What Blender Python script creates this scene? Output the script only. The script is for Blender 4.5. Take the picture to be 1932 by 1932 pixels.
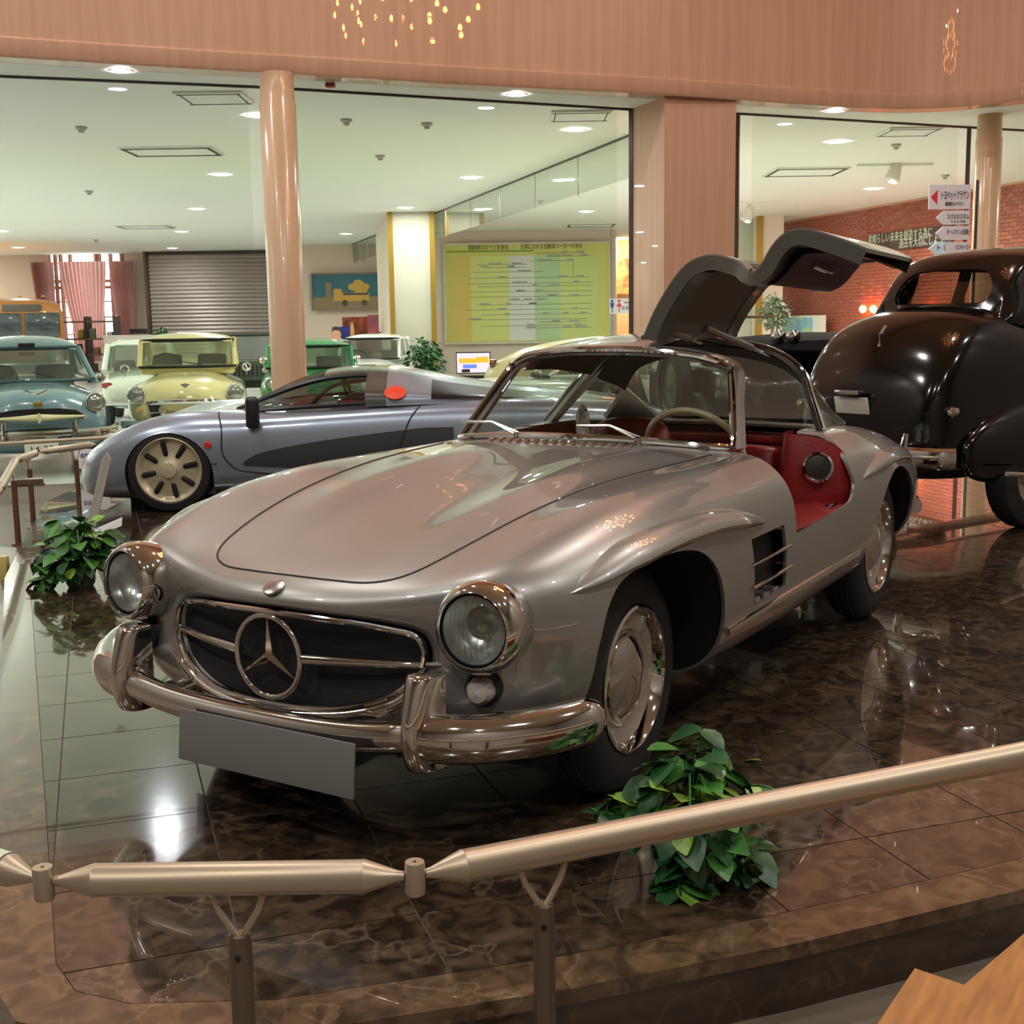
import bpy, bmesh, math, random
from mathutils import Vector, Matrix
from mathutils.bvhtree import BVHTree
random.seed(7)
for _o in list(bpy.data.objects): bpy.data.objects.remove(_o)
SC = bpy.context.scene
COL = SC.collection
# ------------------------------------------------------------------ camera
CX, CY, CZ, YAW, PITCH, ROLL, FPX = 3.14595, 2.24120, 1.35482, 3.691592, -0.151972, -0.0151995, 2325.83
FW = Vector((math.cos(YAW)*math.cos(PITCH), math.sin(YAW)*math.cos(PITCH), math.sin(PITCH)))
_r = Vector((math.sin(YAW), -math.cos(YAW), 0)); _u = _r.cross(FW)
RT = _r*math.cos(ROLL) + _u*math.sin(ROLL); UP = -_r*math.sin(ROLL) + _u*math.cos(ROLL)
CAMP = Vector((CX, CY, CZ))
HF = Vector((math.cos(YAW), math.sin(YAW), 0)); HR = _r.copy()      # horizontal forward / right
cd = bpy.data.cameras.new('camera'); cam = bpy.data.objects.new('camera', cd); COL.objects.link(cam)
cam.matrix_world = Matrix(((RT.x, UP.x, -FW.x, CX), (RT.y, UP.y, -FW.y, CY), (RT.z, UP.z, -FW.z, CZ), (0, 0, 0, 1)))
cd.sensor_fit = 'HORIZONTAL'; cd.sensor_width = 36; cd.lens = FPX*36/1932; cd.clip_end = 300; cd.clip_start = .05
SC.camera = cam
# ------------------------------------------------------------------ world, exposure
W = bpy.data.worlds.new('world'); SC.world = W; W.use_nodes = True
_bg = W.node_tree.nodes['Background']; _bg.inputs[0].default_value = (.80, .90, 1, 1); _bg.inputs[1].default_value = 9.0
SC.view_settings.view_transform = 'Standard'; SC.view_settings.look = 'None'
LHALL, LSPOT, LBULB, LATR = 720, 260, 120, 800      # lamp strengths: hall downlights, soffit spots, chandelier bulbs, atrium lamps
SC.view_settings.exposure = 0.12; SC.view_settings.gamma = 1
SC.view_settings.use_curve_mapping = False
SC.cycles.use_denoising = True; SC.cycles.max_bounces = 9; SC.cycles.diffuse_bounces = 4; SC.cycles.glossy_bounces = 5
SC.cycles.transparent_max_bounces = 12; SC.cycles.sample_clamp_indirect = 6; SC.cycles.caustics_reflective = False; SC.cycles.caustics_refractive = False
# ------------------------------------------------------------------ pixel -> direction; distance comes from a floor, wall or depth
def _dir(px, py): return FW + RT*((px-966)/FPX) - UP*((py-966)/FPX)
def on_z(px, py, z): d = _dir(px, py); return CAMP + d*((z-CZ)/d.z)
def at(px, py, w): d = _dir(px, py); return CAMP + d*(w/d.dot(HF))      # w = horizontal distance in front of the camera
def hall(u, w, z): v = Vector((CX, CY, 0)) + HR*u + HF*w; v.z = z; return v
# ------------------------------------------------------------------ materials
def lin(c): return tuple(((v/255)/12.92 if v/255 <= .04045 else ((v/255+.055)/1.055)**2.4) for v in c[:3]) + (1,)
MATS = {}
def mat(name, col, rough=.5, metal=0, coat=0, coatr=.03, emit=0, ecol=None, spec=.5, ior=1.5, noise=None, bump=None, lincol=False, trans=0):
    if name in MATS: return MATS[name]
    m = bpy.data.materials.new(name); m.use_nodes = True; nt = m.node_tree; b = nt.nodes['Principled BSDF']
    c = col if lincol else lin(col)
    b.inputs['Base Color'].default_value = c; b.inputs['Roughness'].default_value = rough; b.inputs['Metallic'].default_value = metal
    b.inputs['Coat Weight'].default_value = coat; b.inputs['Coat Roughness'].default_value = coatr
    b.inputs['Specular IOR Level'].default_value = spec; b.inputs['IOR'].default_value = ior
    b.inputs['Transmission Weight'].default_value = trans
    if emit:
        b.inputs['Emission Color'].default_value = lin(ecol) if ecol else c; b.inputs['Emission Strength'].default_value = emit
    if noise:   # (scale, colour2, lo, hi)
        tc = nt.nodes.new('ShaderNodeTexCoord'); n = nt.nodes.new('ShaderNodeTexNoise'); r = nt.nodes.new('ShaderNodeValToRGB')
        n.inputs['Scale'].default_value = noise[0]; n.inputs['Detail'].default_value = 6
        r.color_ramp.elements[0].position = noise[2]; r.color_ramp.elements[1].position = noise[3]
        r.color_ramp.elements[0].color = c; r.color_ramp.elements[1].color = lin(noise[1])
        mp = nt.nodes.new('ShaderNodeMapping'); mp.inputs['Scale'].default_value = noise[4] if len(noise) > 4 else (1, 1, 1)
        nt.links.new(tc.outputs['Object'], mp.inputs['Vector']); nt.links.new(mp.outputs[0], n.inputs['Vector'])
        nt.links.new(n.outputs['Fac'], r.inputs[0]); nt.links.new(r.outputs[0], b.inputs['Base Color'])
    if bump:
        tc = nt.nodes.new('ShaderNodeTexCoord'); n = nt.nodes.new('ShaderNodeTexNoise'); bp = nt.nodes.new('ShaderNodeBump')
        n.inputs['Scale'].default_value = bump[0]; bp.inputs['Strength'].default_value = bump[1]; bp.inputs['Distance'].default_value = .01
        nt.links.new(tc.outputs['Object'], n.inputs['Vector']); nt.links.new(n.outputs['Fac'], bp.inputs['Height']); nt.links.new(bp.outputs[0], b.inputs['Normal'])
    MATS[name] = m; return m
def glass(name, tint=(235, 245, 240), refl=.10, rough=0.0, slant=.5):
    """thin pane: lets light through, mirrors a little, more at a slant"""
    if name in MATS: return MATS[name]
    m = bpy.data.materials.new(name); m.use_nodes = True; nt = m.node_tree; nt.nodes.clear()
    o = nt.nodes.new('ShaderNodeOutputMaterial'); mx = nt.nodes.new('ShaderNodeMixShader'); t = nt.nodes.new('ShaderNodeBsdfTransparent'); g = nt.nodes.new('ShaderNodeBsdfGlossy')
    lw = nt.nodes.new('ShaderNodeLayerWeight'); lw.inputs['Blend'].default_value = .25; mm = nt.nodes.new('ShaderNodeMath'); mm.operation = 'MULTIPLY_ADD'
    mm.inputs[1].default_value = slant; mm.inputs[2].default_value = refl; mm.use_clamp = True
    t.inputs[0].default_value = lin(tint); g.inputs['Roughness'].default_value = rough
    nt.links.new(lw.outputs['Fresnel'], mm.inputs[0]); nt.links.new(mm.outputs[0], mx.inputs[0]); nt.links.new(t.outputs[0], mx.inputs[1]); nt.links.new(g.outputs[0], mx.inputs[2]); nt.links.new(mx.outputs[0], o.inputs[0])
    MATS[name] = m; return m
# ------------------------------------------------------------------ objects
def setp(o, label=None, cat=None, group=None, kind=None):
    if label: o['label'] = label
    if cat: o['category'] = cat
    if group: o['group'] = group
    if kind: o['kind'] = kind
    return o
def empty(name, loc=(0, 0, 0), rz=0, label=None, cat=None, group=None, kind=None):
    o = bpy.data.objects.new(name, None); COL.objects.link(o); o.location = loc; o.rotation_euler = (0, 0, rz); o.empty_display_size = .1
    return setp(o, label, cat, group, kind)
def ob(name, me, m=None, parent=None, **k):
    o = bpy.data.objects.new(name, me); COL.objects.link(o)
    if m is not None and not me.materials: me.materials.append(m)
    if parent is not None: o.parent = parent
    return setp(o, **k)
def me_of(v, f, smooth=True, weld=False):
    me = bpy.data.meshes.new('m'); me.from_pydata([tuple(p) for p in v], [], f)
    bm = bmesh.new(); bm.from_mesh(me)
    if weld: bmesh.ops.remove_doubles(bm, verts=bm.verts, dist=1e-5)
    bmesh.ops.recalc_face_normals(bm, faces=bm.faces)
    bm.to_mesh(me); bm.free()
    if smooth: me.polygons.foreach_set('use_smooth', [True]*len(me.polygons))
    me.update(); return me
def autosmooth(me, ang=40):
    me.polygons.foreach_set('use_smooth', [True]*len(me.polygons)); bm = bmesh.new(); bm.from_mesh(me)
    for e in bm.edges:
        if len(e.link_faces) == 2 and e.calc_face_angle(0) > math.radians(ang): e.smooth = False
    bm.to_mesh(me); bm.free(); return me
class G:
    """collects shapes of ONE part"""
    def __init__(s): s.v = []; s.f = []
    def add(s, v, f):
        n = len(s.v); s.v += [tuple(p) for p in v]; s.f += [tuple(i+n for i in q) for q in f]; return s
    def box(s, c, d, rot=None, bev=0):
        bm = bmesh.new(); bmesh.ops.create_cube(bm, size=1)
        for v in bm.verts: v.co = Vector((v.co.x*d[0], v.co.y*d[1], v.co.z*d[2]))
        if bev: bmesh.ops.bevel(bm, geom=bm.edges, offset=bev, segments=2, affect='EDGES', profile=.6)
        M = Matrix.Translation(c) @ (rot.to_4x4() if rot is not None else Matrix.Identity(4))
        bm.verts.index_update(); s.add([M @ v.co for v in bm.verts], [[v.index for v in f.verts] for f in bm.faces]); bm.free(); return s
    def tube(s, pts, r, n=10, closed=False, cap=True, sy=1, up=None):
        pts = [Vector(p) for p in pts]; N = len(pts); rs = r if isinstance(r, (list, tuple)) else [r]*N; V = []
        ref = Vector(up) if up is not None else None
        for i, p in enumerate(pts):
            a = pts[(i-1) % N] if (closed or i) else p; b = pts[(i+1) % N] if (closed or i < N-1) else p
            t = (b-a).normalized()
            q = ref if ref is not None else (Vector((0, 0, 1)) if abs(t.z) < .95 else Vector((1, 0, 0)))
            x = t.cross(q).normalized(); y = x.cross(t)
            for k in range(n):
                w = 2*math.pi*k/n; V.append(p + (x*math.cos(w) + y*math.sin(w)*sy)*rs[i])
        F = [(i*n+k, i*n+(k+1) % n, ((i+1) % N)*n+(k+1) % n, ((i+1) % N)*n+k) for i in range(N if closed else N-1) for k in range(n)]
        if cap and not closed: F += [tuple(range(n))[::-1], tuple(range((N-1)*n, N*n))]
        return s.add(V, F)
    def lathe(s, prof, M=None, n=32, closed=False):
        """prof: (r, h) along local z"""
        V = []; M = M or Matrix.Identity(4)
        for r, h in prof:
            for k in range(n): a = 2*math.pi*k/n; V.append(M @ Vector((r*math.cos(a), r*math.sin(a), h)))
        m = len(prof)
        F = [(i*n+k, i*n+(k+1) % n, ((i+1) % m)*n+(k+1) % n, ((i+1) % m)*n+k) for i in range(m if closed else m-1) for k in range(n)]
        return s.add(V, F)
    def grid(s, rows, closed=False):
        m = len(rows[0]); V = [p for r in rows for p in r]
        F = [(i*m+k, i*m+(k+1) % m, (i+1)*m+(k+1) % m, (i+1)*m+k) for i in range(len(rows)-1) for k in range(m if closed else m-1)]
        return s.add(V, F)
    def poly(s, pts, d=None):
        """flat polygon, extruded by vector d"""
        n = len(pts); pts = [Vector(p) for p in pts]
        if d is None: return s.add(pts, [tuple(range(n))])
        d = Vector(d); return s.add(pts + [p+d for p in pts], [tuple(range(n))[::-1], tuple(range(n, 2*n))] + [(k, (k+1) % n, n+(k+1) % n, n+k) for k in range(n)])
    def mesh(s, smooth=True, ang=40):
        me = me_of(s.v, s.f, smooth=False)
        return autosmooth(me, ang) if smooth else me
    def ob(s, name, m, parent=None, smooth=True, ang=40, **k): return ob(name, s.mesh(smooth, ang), m, parent, **k)
def rotz_to(d):     # matrix whose local z looks along d
    return Vector(d).to_track_quat('Z', 'Y').to_matrix().to_4x4()
def cr(pts, n=6, closed=False):
    """Catmull-Rom through points"""
    P = [Vector(p) for p in pts]; N = len(P); out = []
    for i in range(N if closed else N-1):
        p0 = P[(i-1) % N] if (closed or i) else P[0]*2-P[1]; p1 = P[i]; p2 = P[(i+1) % N]
        p3 = P[(i+2) % N] if (closed or i < N-2) else P[-1]*2-P[-2]
        for k in range(n):
            t = k/n; out.append(.5*((2*p1)+(p2-p0)*t+(2*p0-5*p1+4*p2-p3)*t*t+(3*p1-p0-3*p2+p3)*t**3))
    if not closed: out.append(P[-1].copy())
    return out
def modded(me, *mods):
    """mesh after modifiers; each mod is (type, dict)"""
    o = bpy.data.objects.new('tmp', me); COL.objects.link(o)
    for t, kw in mods:
        md = o.modifiers.new(t, t)
        for k, v in kw.items(): setattr(md, k, v)
    bpy.context.view_layer.update(); dg = bpy.context.evaluated_depsgraph_get()
    r = bpy.data.meshes.new_from_object(o.evaluated_get(dg)); bpy.data.objects.remove(o); return r
def tmpob(me): o = bpy.data.objects.new('cut', me); COL.objects.link(o); return o
def boolean(me, cutters, op='DIFFERENCE'):
    cs = [tmpob(c) for c in cutters]
    r = modded(me, *[('BOOLEAN', dict(operation=op, object=c, solver='EXACT')) for c in cs])
    for c in cs: bpy.data.objects.remove(c)
    return r
def prism(pts, d):
    g = G().poly(pts, d); return me_of(g.v, g.f, smooth=False)
def copy_tree(o, parent=None):
    c = o.copy(); COL.objects.link(c)
    if parent is not None: c.parent = parent
    for ch in o.children: copy_tree(ch, c)
    return c
# ================================================================== silver gullwing coupe (origin: ground under its front axle, +x forward, +y its left)
silver = mat('silver_paint', (154, 153, 148), .38, .62, coat=1, coatr=.006); silver.node_tree.nodes['Principled BSDF'].inputs['Coat IOR'].default_value = 1.95
chrome = mat('chrome', (226, 224, 220), .06, 1)
chrome_dull = mat('brushed_chrome', (190, 186, 178), .22, 1)
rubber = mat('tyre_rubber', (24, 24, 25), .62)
black = mat('black_void', (6, 6, 7), .7)
red_leather = mat('red_leather', (136, 30, 30), .42, bump=(60, .15))
dark_red = mat('dark_red_trim', (70, 26, 32), .55)
liner = mat('grey_headliner', (120, 116, 108), .8)
cream = mat('ivory_rim', (214, 200, 168), .35)
pane = glass('car_glass', (226, 232, 226), .03, 0, .22)
lens = glass('lamp_glass', (236, 240, 240), .10)
reflector = mat('lamp_reflector', (228, 230, 226), .30, .75)
seam_mat = mat('shut_line', (38, 34, 30), .6)
SL = empty('gullwing_coupe', (0, 0, 0), 0, 'silver gullwing coupe with its door raised and a large star in the grille', 'car')
ROWS = [  # 12 points each (x, y, z): bottom centre -> side -> fender crest -> hood centre
 [(.60,0,.36),(.60,.2,.37),(.58,.34,.41),(.55,.39,.455),(.54,.41,.49),(.54,.41,.525),(.545,.385,.555),(.56,.34,.565),(.58,.27,.575),(.60,.19,.582),(.61,.1,.588),(.62,0,.59)],
 [(.735,0,.350),(.73,.2,.362),(.69,.35,.402),(.66,.415,.452),(.645,.437,.49),(.64,.438,.53),(.645,.412,.566),(.665,.36,.578),(.69,.28,.590),(.72,.2,.598),(.738,.1,.604),(.745,0,.606)],
 [(.735,0,.295),(.72,.22,.30),(.665,.46,.32),(.628,.585,.40),(.622,.55,.49),(.62,.545,.55),(.63,.50,.605),(.65,.42,.622),(.685,.32,.632),(.72,.22,.638),(.74,.11,.644),(.75,0,.646)],
 [(.63,0,.245),(.61,.28,.25),(.56,.65,.27),(.568,.715,.365),(.585,.70,.50),(.595,.71,.59),(.61,.69,.685),(.62,.61,.735),(.62,.46,.70),(.635,.33,.686),(.665,.16,.690),(.675,0,.692)],
 [(.44,0,.225),(.42,.34,.235),(.40,.64,.26),(.395,.775,.36),(.395,.815,.50),(.40,.82,.60),(.40,.79,.715),(.40,.655,.795),(.41,.44,.748),(.43,.29,.754),(.45,.16,.736),(.46,0,.738)],
 [(.16,0,.20),(.16,.36,.21),(.15,.68,.225),(.14,.83,.34),(.14,.868,.50),(.14,.872,.63),(.14,.835,.775),(.14,.685,.864),(.14,.43,.802),(.14,.29,.828),(.15,.17,.789),(.15,0,.790)],
 [(-.22,0,.19),(-.22,.36,.20),(-.22,.68,.215),(-.22,.83,.32),(-.22,.866,.49),(-.22,.872,.64),(-.22,.835,.795),(-.22,.70,.892),(-.22,.45,.846),(-.22,.30,.880),(-.22,.18,.841),(-.22,0,.842)],
 [(-.58,0,.19),(-.58,.36,.20),(-.58,.68,.21),(-.58,.815,.29),(-.58,.852,.47),(-.58,.857,.64),(-.58,.825,.79),(-.58,.705,.888),(-.58,.49,.866),(-.58,.31,.910),(-.58,.18,.880),(-.58,0,.882)],
 [(-.94,0,.19),(-.94,.36,.20),(-.94,.68,.21),(-.94,.81,.28),(-.94,.846,.46),(-.94,.852,.64),(-.94,.82,.785),(-.94,.715,.875),(-.94,.60,.880),(-.94,.42,.906),(-.94,.2,.914),(-.94,0,.914)],
 [(-1.3,0,.19),(-1.3,.36,.20),(-1.3,.68,.21),(-1.3,.81,.28),(-1.3,.846,.46),(-1.3,.852,.64),(-1.3,.82,.785),(-1.3,.715,.868),(-1.3,.62,.886),(-1.3,.42,.90),(-1.3,.2,.91),(-1.3,0,.91)],
 [(-1.7,0,.20),(-1.7,.36,.205),(-1.7,.68,.215),(-1.7,.81,.29),(-1.7,.850,.46),(-1.7,.862,.64),(-1.7,.828,.79),(-1.7,.725,.878),(-1.7,.64,.892),(-1.7,.42,.90),(-1.7,.2,.905),(-1.7,0,.905)],
 [(-2.1,0,.21),(-2.1,.36,.215),(-2.1,.68,.225),(-2.1,.82,.30),(-2.1,.87,.47),(-2.1,.885,.64),(-2.1,.85,.79),(-2.1,.745,.888),(-2.1,.64,.898),(-2.1,.42,.90),(-2.1,.2,.905),(-2.1,0,.905)],
 [(-2.5,0,.22),(-2.5,.36,.225),(-2.5,.68,.235),(-2.5,.82,.31),(-2.5,.87,.47),(-2.5,.885,.63),(-2.5,.85,.77),(-2.5,.735,.862),(-2.5,.60,.872),(-2.5,.42,.876),(-2.5,.2,.882),(-2.5,0,.884)],
 [(-2.9,0,.25),(-2.9,.36,.255),(-2.9,.64,.265),(-2.9,.79,.33),(-2.9,.835,.47),(-2.9,.845,.60),(-2.9,.805,.715),(-2.9,.69,.785),(-2.9,.55,.795),(-2.9,.4,.80),(-2.9,.2,.808),(-2.9,0,.81)],
 [(-3.3,0,.29),(-3.3,.34,.295),(-3.28,.58,.31),(-3.26,.71,.37),(-3.25,.75,.47),(-3.25,.755,.56),(-3.26,.715,.64),(-3.28,.60,.685),(-3.3,.48,.70),(-3.3,.36,.708),(-3.3,.18,.715),(-3.3,0,.718)],
 [(-3.56,0,.34),(-3.55,.28,.345),(-3.5,.46,.36),(-3.46,.56,.41),(-3.44,.59,.47),(-3.44,.595,.53),(-3.46,.56,.575),(-3.5,.47,.60),(-3.53,.38,.61),(-3.55,.28,.618),(-3.56,.14,.622),(-3.56,0,.625)],
 [(-3.64,0,.44),(-3.64,.1,.44),(-3.63,.2,.45),(-3.62,.25,.46),(-3.62,.27,.47),(-3.62,.27,.48),(-3.62,.25,.49),(-3.63,.2,.50),(-3.64,.16,.505),(-3.64,.12,.51),(-3.64,.06,.512),(-3.64,0,.514)],
]
def sl_shell():
    full = []
    for r in ROWS:
        h = [Vector(p) for p in r]; full.append(h + [Vector((p.x, -p.y, p.z)) for p in h[-2:0:-1]])
    g = G().grid(full, closed=True); n = len(full[0])
    g.f.append(tuple(range((len(full)-1)*n, len(full)*n)))
    me = me_of(g.v, g.f)
    return modded(me, ('SUBSURF', dict(levels=3, render_levels=3)))
smooth_shell = sl_shell()
_bm = bmesh.new(); _bm.from_mesh(smooth_shell); SL_BVH = BVHTree.FromBMesh(_bm); _bm.free()
def surf_down(x, y, dz=.0): h = SL_BVH.ray_cast(Vector((x, y, 2)), Vector((0, 0, -1))); return h[0] + Vector((0, 0, dz))
def surf_side(x, z, s=1, d=.0): h = SL_BVH.ray_cast(Vector((x, s*2, z)), Vector((0, -s, 0))); return h[0] + Vector((0, s*d, 0))
solid = modded(smooth_shell, ('SOLIDIFY', dict(thickness=.012, offset=-1)))
def arch(cx, r, ztop, zbot, y0, y1):
    pts = [(cx+r*math.cos(a), y0, .335+(r if math.sin(a) < 0 else ztop-.335)*math.sin(a)) for a in [math.radians(t) for t in range(0, 181, 10)]]
    pts = [(cx+r+.03, y0, zbot)] + pts + [(cx-r-.03, y0, zbot)]
    return prism(pts, (0, y1-y0, 0))
DOOR = [(-1.056,.60),(-1.06,.72),(-1.055,.83),(-1.06,.89),(-1.14,1.0),(-1.9,1.0),(-1.90,.93),(-1.84,.885),(-1.775,.83),(-1.75,.76),(-1.755,.70),(-1.72,.655),(-1.64,.627),(-1.3,.608)]
FARCH = [(.39,-.1),(.388,.42),(.378,.54),(.345,.625),(.27,.682),(.12,.708),(-.06,.706),(-.2,.672),(-.30,.592),(-.37,.47),(-.40,.34),(-.41,.2),(-.42,-.1)]
FARC = [(q.x, q.z) for q in cr([(x, 0, z) for x, z in FARCH], 4)]
cut = [prism([(x, .45, z) for x, z in FARC], (0, .75, 0)), prism([(x, -1.2, z) for x, z in FARC], (0, .75, 0)), arch(-2.40, .40, .70, -.1, .50, 1.2), arch(-2.40, .40, .70, -.1, -1.2, -.50)]
dc = [p.to_tuple() for p in cr([(x, .50, z) for x, z in DOOR[5:]+DOOR[:1]], 4)] + [(x, .50, z) for x, z in DOOR[1:5]]
cut.append(prism(dc, (0, .6, 0)))
cut.append(me_of(*(lambda g: (g.v, g.f))(G().box((-1.60, 0, .92), (.94, 1.16, .30))), smooth=False))            # cabin
VENT = [(-.60,.652),(-.93,.652),(-.975,.43),(-.655,.42)]
cut.append(prism([(x, .6, z) for x, z in VENT], (0, .5, 0)))
body_me = boolean(solid, cut); autosmooth(body_me, 35)
body = ob('body_shell', body_me, silver, SL)
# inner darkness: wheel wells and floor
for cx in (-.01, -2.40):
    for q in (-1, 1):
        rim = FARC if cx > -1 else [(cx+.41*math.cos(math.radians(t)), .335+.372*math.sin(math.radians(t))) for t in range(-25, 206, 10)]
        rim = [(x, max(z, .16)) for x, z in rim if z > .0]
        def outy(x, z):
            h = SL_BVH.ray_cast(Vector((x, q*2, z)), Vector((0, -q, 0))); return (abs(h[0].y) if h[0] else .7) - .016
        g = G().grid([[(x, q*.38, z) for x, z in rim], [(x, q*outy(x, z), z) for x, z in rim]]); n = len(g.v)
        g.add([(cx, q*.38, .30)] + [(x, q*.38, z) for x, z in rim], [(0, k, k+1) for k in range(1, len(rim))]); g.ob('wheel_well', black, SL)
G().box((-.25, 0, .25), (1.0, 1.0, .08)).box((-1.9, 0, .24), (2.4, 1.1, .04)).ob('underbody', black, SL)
# grille mouth
def mouth(dx, ds):
    h = [Vector(p) for p in ROWS[1]]; c = Vector((0, 0, .48)); out = []
    for p in h + [Vector((p.x, -p.y, p.z)) for p in h[-2:0:-1]]: q = c + (p-c)*ds; out.append(Vector((p.x+dx, q.y, q.z)))
    return cr(out, 4, closed=True)
G().tube(mouth(.010, 1.0), .008, 8, closed=True, up=(1, 0, 0)).ob('grille_frame', chrome, SL)
mr = mouth(-.014, .995); G().add([(.715, 0, .48)] + mr, [(0, 1+k, 1+(k+1) % len(mr)) for k in range(len(mr))]).ob('grille_cavity_shade', mat('grille_black', (16, 16, 18), .8), SL)  # black sheet stands for the shade inside the grille mouth
lowlip = [Vector(p) + Vector((.022, 0, -.012)) for p in cr([(.652,-.425,.44),(.675,-.36,.392),(.715,-.22,.355),(.738,0,.340),(.715,.22,.355),(.675,.36,.392),(.652,.425,.44)], 6)]
G().tube(lowlip, .017, 10).ob('grille_lip', chrome, SL)
for s in (-1, 1):
    bar = cr([(.745, s*.11, .487), (.715, s*.25, .489), (.665, s*.40, .490), (.625, s*.478, .489)], 6)
    G().tube(bar, [.016-.008*(k/(len(bar)-1)) for k in range(len(bar))], 10).ob('grille_bar', chrome, SL)
star = empty('star_emblem', (.752, 0, .482), 0); star.parent = SL
ring = [Vector((0, .112*math.cos(a), .112*math.sin(a))) for a in [2*math.pi*k/48 for k in range(48)]]
G().tube(ring, .0085, 10, closed=True, up=(1, 0, 0)).ob('emblem_ring', chrome, star)
g = G()
for k in range(3):
    a = math.pi/2 + k*2*math.pi/3; tip = Vector((0, .110*math.cos(a), .110*math.sin(a)))
    sd = Vector((0, math.cos(a+math.pi/3), math.sin(a+math.pi/3)))*.0165; se = Vector((0, math.cos(a-math.pi/3), math.sin(a-math.pi/3)))*.0165
    g.add([(0.012, 0, 0), sd, tip, se, (-.008, 0, 0)], [(0, 1, 2), (0, 2, 3), (4, 2, 1), (4, 3, 2)])
g.ob('emblem_star', chrome, star, smooth=False)
# hood badge
p = surf_down(.715, 0); M = Matrix.Translation(p + Vector((.004, 0, .003))) @ rotz_to((.45, 0, .9))
G().lathe([(0, .004), (.024, .004), (.031, .002), (.031, -.004)], M, 24).ob('hood_badge', chrome_dull, SL)
# hood shut line
hl = [(-.93,.575),(-.6,.545),(-.2,.49),(.15,.445),(.40,.405),(.56,.355),(.63,.27),(.655,.14),(.662,0)]
hl = hl + [(x, -y) for x, y in hl[-2::-1]]
hp = [surf_down(p.x, p.y, .0005) for p in cr([(x, y, 0) for x, y in hl], 8)]
G().tube(hp, .003, 6).ob('hood_seam', seam_mat, SL)
# headlamps
def headlamp(s):
    e = empty('headlamp', (.662, s*.614, .609), 0); e.parent = SL
    ax = Vector((1, s*.10, .05)).normalized(); M = rotz_to(ax)
    G().lathe([(.100, -.16), (.112, -.08), (.120, -.035), (.119, .0), (.111, .020), (.102, .032), (.096, .036), (.0925, .030), (.092, .018)], M, 48).ob('bezel', chrome, e)
    G().lathe([(.092, .019), (.089, .026), (.086, .022)], M, 40).ob('lamp_gasket', black, e)
    G().lathe([(.088, .020), (.075, -.02), (.05, -.05), (.018, -.062), (0, -.063)], M, 40).ob('reflector_bowl', reflector, e)
    G().lathe([(0, -.02), (.012, -.022), (.014, -.05), (.014, -.06)], M, 16).ob('bulb', chrome, e)
    L = G().lathe([(.089, .022), (.075, .036), (.05, .046), (.025, .051), (0, .052)], M, 40); L.ob('lens', lens, e)
    for k in range(-4, 5):
        h = math.sqrt(.075**2-(k*.015)**2)
        G().tube([M @ Vector((k*.015, y*h, .050-.030*((k*.015)**2+(y*h)**2)/.0075)) for y in (-1, -.5, 0, .5, 1)], .0012, 4).ob('lens_rib', lens, e)
for s in (1, -1): headlamp(s)
for s in (1, -1):
    e = empty('turn_signal', (.618, s*.60, .445), 0); e.parent = SL; M = rotz_to((1, s*.25, .0))
    G().lathe([(.048, -.05), (.048, .012), (.040, .018), (.036, .012)], M, 28).ob('lamp_gasket', rubber, e)
    G().lathe([(.038, .010), (.034, .040), (.024, .055), (.0, .060)], M, 28).ob('lens', mat('turn_lens', (196, 190, 180), .12, .1, coat=1), e)
# front wing eyebrows, rear wing eyebrows
def brow(pts, s, wid):
    C = cr([surf_side(x, z, s) for x, z in pts], 6); N = len(C); rows = []
    for i, p in enumerate(C):
        t = i/(N-1); k = max(.05, min((t/.34)**.75 if t > 0 else 0, ((1-t)/.20)**.55 if t < 1 else 0, 1))
        rows.append([p + Vector((0, s*(math.cos(2*math.pi*j/14)*wid[0]*k - .002), math.sin(2*math.pi*j/14)*wid[1]*k - math.cos(2*math.pi*j/14)*.010*k)) for j in range(14)])
    return G().grid(rows, closed=True).ob('wheel_eyebrow', silver, SL)
for s in (1, -1):
    brow([(.455,.672),(.37,.70),(.22,.736),(0,.757),(-.25,.756),(-.5,.733),(-.75,.690)], s, (.066, .034))
    brow([(-1.86,.705),(-2.0,.73),(-2.2,.752),(-2.42,.752),(-2.6,.735),(-2.76,.70)], s, (.040, .030))
# side vents with bars
for s in (1,):
    G().poly([(x, s*.795, z) for x, z in VENT], (0, .004, 0)).ob('vent_cavity', mat('vent_mesh', (46, 44, 42), .6, .4, noise=(240, (20, 20, 20), .4, .6)), SL)
    for t in (.36, .70):
        x0, z0 = VENT[0][0]*(1-t)+VENT[3][0]*t+.03, VENT[0][1]*(1-t)+VENT[3][1]*t; x1, z1 = VENT[1][0]*(1-t)+VENT[2][0]*t-.03, VENT[1][1]*(1-t)+VENT[2][1]*t
        G().tube([(x0, s*.856, z0), (x1, s*.854, z1)], .006, 8).ob('vent_bar', chrome, SL)
    for k in range(3): G().box((-.70-.09*k, .818, .432), (.05, .04, .02), bev=.004).ob('vent_louvre', silver, SL)
# sill strip
for s in (1, -1):
    G().tube([surf_side(x, .385-.012*(x+.35)/1.5, s, .008) for x in [-.42-k*.16 for k in range(10)]], .011, 8, sy=1.2).ob('sill_strip', chrome, SL)
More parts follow.
